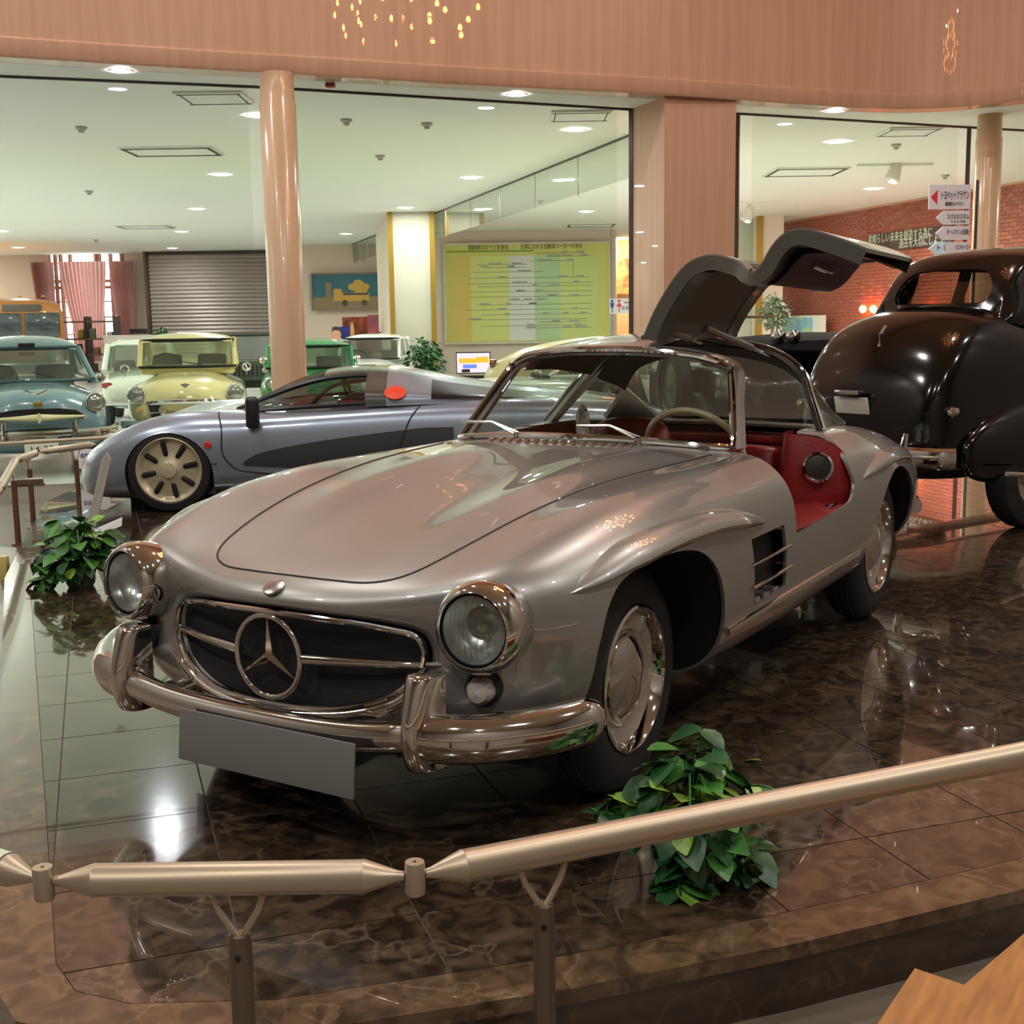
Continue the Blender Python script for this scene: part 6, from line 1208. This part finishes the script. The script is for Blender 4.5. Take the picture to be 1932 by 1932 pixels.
# caption stand by the left plant: leaning blade and white plates
p = on_z(168, 1010, 0); e = empty('caption_stand', (p.x, p.y, 0), YAW - math.pi/2, 'leaning grey caption stand with a white plate behind the left plant', 'stand')
w_ = (p-CAMP).dot(HF); k = w_/FPX
G().poly([(-.03, 0, 0), (.03, 0, 0), (.16, .05, .50), (.135, .05, .55), (.10, .05, .50)], (0, .015, 0)).ob('blade', mat('blade_grey', (176, 172, 158), .5), e, smooth=False)
G().poly([(.045, -.02, .04), (.26, -.10, .13), (.26, -.12, .08), (.06, -.05, -.0)], (0, .004, .004)).ob('white_plate', mat('sign_white', (236, 236, 236), .5), e, smooth=False)
G().poly([(-.06, -.03, .03), (.0, -.02, .09), (.02, -.02, .02)], (0, .004, .004)).ob('white_plate', MATS['sign_white'], e, smooth=False)
# ================================================================== trailing plants
green = [mat('leaf_green', (74, 134, 52), .38, noise=(14, (44, 96, 40), .35, .65)), mat('leaf_dark', (42, 92, 46), .4, noise=(14, (20, 50, 26), .35, .65)), mat('leaf_lime', (150, 182, 66), .38, noise=(20, (78, 136, 52), .4, .6))]
def plant(p, label, sd, n, spread, hh, lift, pot_m, glassy=False, sc=1.0, reach=()):
    e = empty('trailing_plant', p, 0, label, 'plant', 'pothos plants on the platform'); rr = random.Random(sd)
    r0 = .062*sc if not glassy else .07
    prof = [(0, 0), (r0*.8, 0), (r0*.95, .02), (r0*1.05, .09*sc), (r0*1.12, .092*sc), (r0*1.12, .105*sc), (r0*1.0, .105*sc), (r0*.95, .08*sc), (0, .08*sc)]
    pt = G().lathe(prof, None, 28).ob('pot', pot_m, e)
    for z in (.03, .085): G().lathe([(r0*(.97 if z < .05 else 1.06), z*sc-.003), (r0*(1.0 if z < .05 else 1.1)+.002, z*sc), (r0*(.97 if z < .05 else 1.06), z*sc+.003)], None, 28).ob('pot_ridge', pot_m, e)
    ms = [leaf_mesh(l*sc, w*sc, b, green[g_]) for l, w, b, g_ in ((.075, .034, .25, 0), (.085, .038, .4, 1), (.065, .029, .15, 2), (.09, .040, .5, 0), (.07, .032, .3, 1))]
    def leaf(q, yaw, pitch, roll, k): o = ob('leaf', ms[k], None, e); o.location = q; o.rotation_euler = (pitch, roll, yaw); return o
    for i in range(n):
        a = rr.uniform(0, 2*math.pi); t = rr.random()**.6; z = .10*sc + lift + hh*rr.random()*(1-.45*t); rad = spread*t*.7
        leaf((rad*math.cos(a), rad*math.sin(a), z - .05*t), a-math.pi/2, rr.uniform(-.75, .55), rr.uniform(-.5, .5), rr.randrange(5))
    for i in range(7):
        a = rr.uniform(0, 2*math.pi); G().tube(cr([(0, 0, .08*sc), (spread*.3*math.cos(a), spread*.3*math.sin(a), .12*sc+hh*.6), (spread*.75*math.cos(a), spread*.75*math.sin(a), .10*sc+hh*.35)], 4), .003, 5).ob('stem', green[0], e)
    for v in reach:    # trailing shoots given as end points relative to the plant
        v = Vector(v); pth = cr([(0, 0, .09*sc), v*.5 + Vector((0, 0, .07)), v], 6); G().tube(pth, .003, 5).ob('stem', green[0], e)
        for j in (3, 4, 5, 6, 7, 8, 9, 10, 11, 12):
            for _k in range(2 if j > 5 else 1): leaf(pth[j], math.atan2(v.y, v.x)-math.pi/2 + rr.uniform(-2.0, 2.0), rr.uniform(-.7, .2), rr.uniform(-.4, .4), rr.randrange(5)) if j < len(pth) else None
toC = -HF; R3 = HR
plant(on_z(153, 1106, 0), 'leafy green plant in a ribbed pot left of the coupe', 11, 120, .24, .27, .02, mat('pot_grey', (112, 116, 104), .5), sc=1.25, reach=[(R3*-.20+toC*.05+Vector((0, 0, .04))), (R3*-.18+toC*.08+Vector((0, 0, .14))), (R3*-.10+Vector((0, 0, .36))), (R3*.16+Vector((0, 0, .30)))])
plant(on_z(1300, 1655, 0), 'variegated trailing plant in a clear pot before the front wheel', 23, 84, .20, .26, .03, glass('pot_glass', (190, 200, 186), .12), True, 1.1, reach=[(R3*-.22+Vector((0, 0, .17))), (R3*-.14+HF*.05+Vector((0, 0, .20))), (R3*.04+HF*.08+Vector((0, 0, .35))), (R3*.06+HF*.02+Vector((0, 0, .32))), (R3*.02+HF*.04+Vector((0, 0, .30))), (R3*.15+Vector((0, 0, .05))), (R3*-.04+toC*.10+Vector((0, 0, .02))), (R3*.10+HF*.02+Vector((0, 0, .10)))])
q = on_z(1437, 1440, 0); o = ob('fallen_leaf', leaf_mesh(.06, .02, .2, green[2]), None, label='single yellow green leaf lying on the marble beside the plant', cat='leaf'); o.location = q + Vector((0, 0, .009)); o.rotation_euler = (.0, .2, YAW-.4)
p = on_z(10, 1094, ZF); G().box((0, 0, .075), (.05, .05, .15), Matrix.Rotation(YAW, 3, 'Z'), .006).ob('floor_block', mat('pale_yellow', (216, 200, 120), .5), label='small pale yellow block on the floor at the left edge', cat='block').location = (p.x, p.y, ZF)
# ================================================================== wooden bench corner in the foreground
wood = mat('orange_wood', (176, 122, 62), .45, noise=(6, (150, 98, 46), .35, .65, (1, 8, 1)))
Z1 = .12; e = empty('wooden_bench', Vector(on_z(1850, 1960, Z1).to_tuple()[:2] + (ZF,)), 0, 'orange wooden bench corner at the lower right edge', 'bench'); o_ = Vector(e.location)
top = [on_z(a, b, Z1)-o_ for a, b in ((1600, 2040), (1725, 1850), (1818, 1882), (1935, 1780), (2150, 1640), (2150, 2060))]
G().poly(top, (0, 0, .025)).ob('bench_top', wood, e, smooth=False)
G().poly([Vector((p.x*.9+.02, p.y*.9, 0)) for p in top], (0, 0, Z1-ZF)).ob('bench_base', mat('wood_dark', (120, 80, 40), .5), e, smooth=False)
# ================================================================== chandelier over the atrium
fa, fb = FAS[4], FAS[5]; ft = (fb-fa).normalized(); fnrm = Vector((ft.y, -ft.x, 0)); fnrm = -fnrm if fnrm.dot(CAMP-fa) < 0 else fnrm
dd = _dir(745, 10).normalized(); tt = (fa-CAMP).dot(fnrm)/dd.dot(fnrm); hit = CAMP + dd*tt; rf = dd - fnrm*2*dd.dot(fnrm)
CHP = hit + rf*6.3
ch = empty('chandelier', (CHP.x, CHP.y, CHP.z-.5), 0, 'round brass chandelier with many small amber bulbs high in the atrium', 'chandelier')
bulb_m = mat('amber_bulb', (255, 170, 90), .4, emit=LBULB, ecol=(255, 150, 84)); rr = random.Random(2)
G().tube([(0, 0, 1.1), (0, 0, 9.2-CHP.z+.5)], .02, 8).ob('drop_rod', gold, ch); G().lathe([(0, 1.0), (.10, .9), (.16, .75), (.06, .5), (.12, .3), (0, .2)], None, 20).ob('stem_boss', gold, ch)
for k, (n, r, z) in enumerate(((10, .78, .10), (10, .60, .42), (8, .40, .70), (8, .95, .38))):
    for j in range(n):
        a = 2*math.pi*(j+.3*k)/n; x, y = r*math.cos(a), r*math.sin(a)
        ar = G().tube(cr([(0.05*math.cos(a), .05*math.sin(a), .55), (x*.6, y*.6, z-.10), (x, y, z-.02)], 4), .008, 5).ob('arm', gold, ch)
        G().lathe([(0, z-.01), (.020, z+.01), (.024, z+.04), (.012, z+.08), (0, z+.09)], Matrix.Translation((x, y, 0)), 10).ob('bulb', bulb_m, ar)
# atrium ceiling lamps
atr_m = mat('atrium_glow', (255, 236, 214), .4, emit=LATR, ecol=(252, 248, 244))
for k, (u, w_) in enumerate(((-7, 1), (-3.5, -3), (3.5, -3), (7, 1), (7, 6), (-7, 6), (0, -6), (3.0, 8), (-3, 8))):
    downlight(hall(u, w_, 9.195), .16, atr_m, 'round recessed warm lamp in the atrium ceiling', 'atrium ceiling lamps')
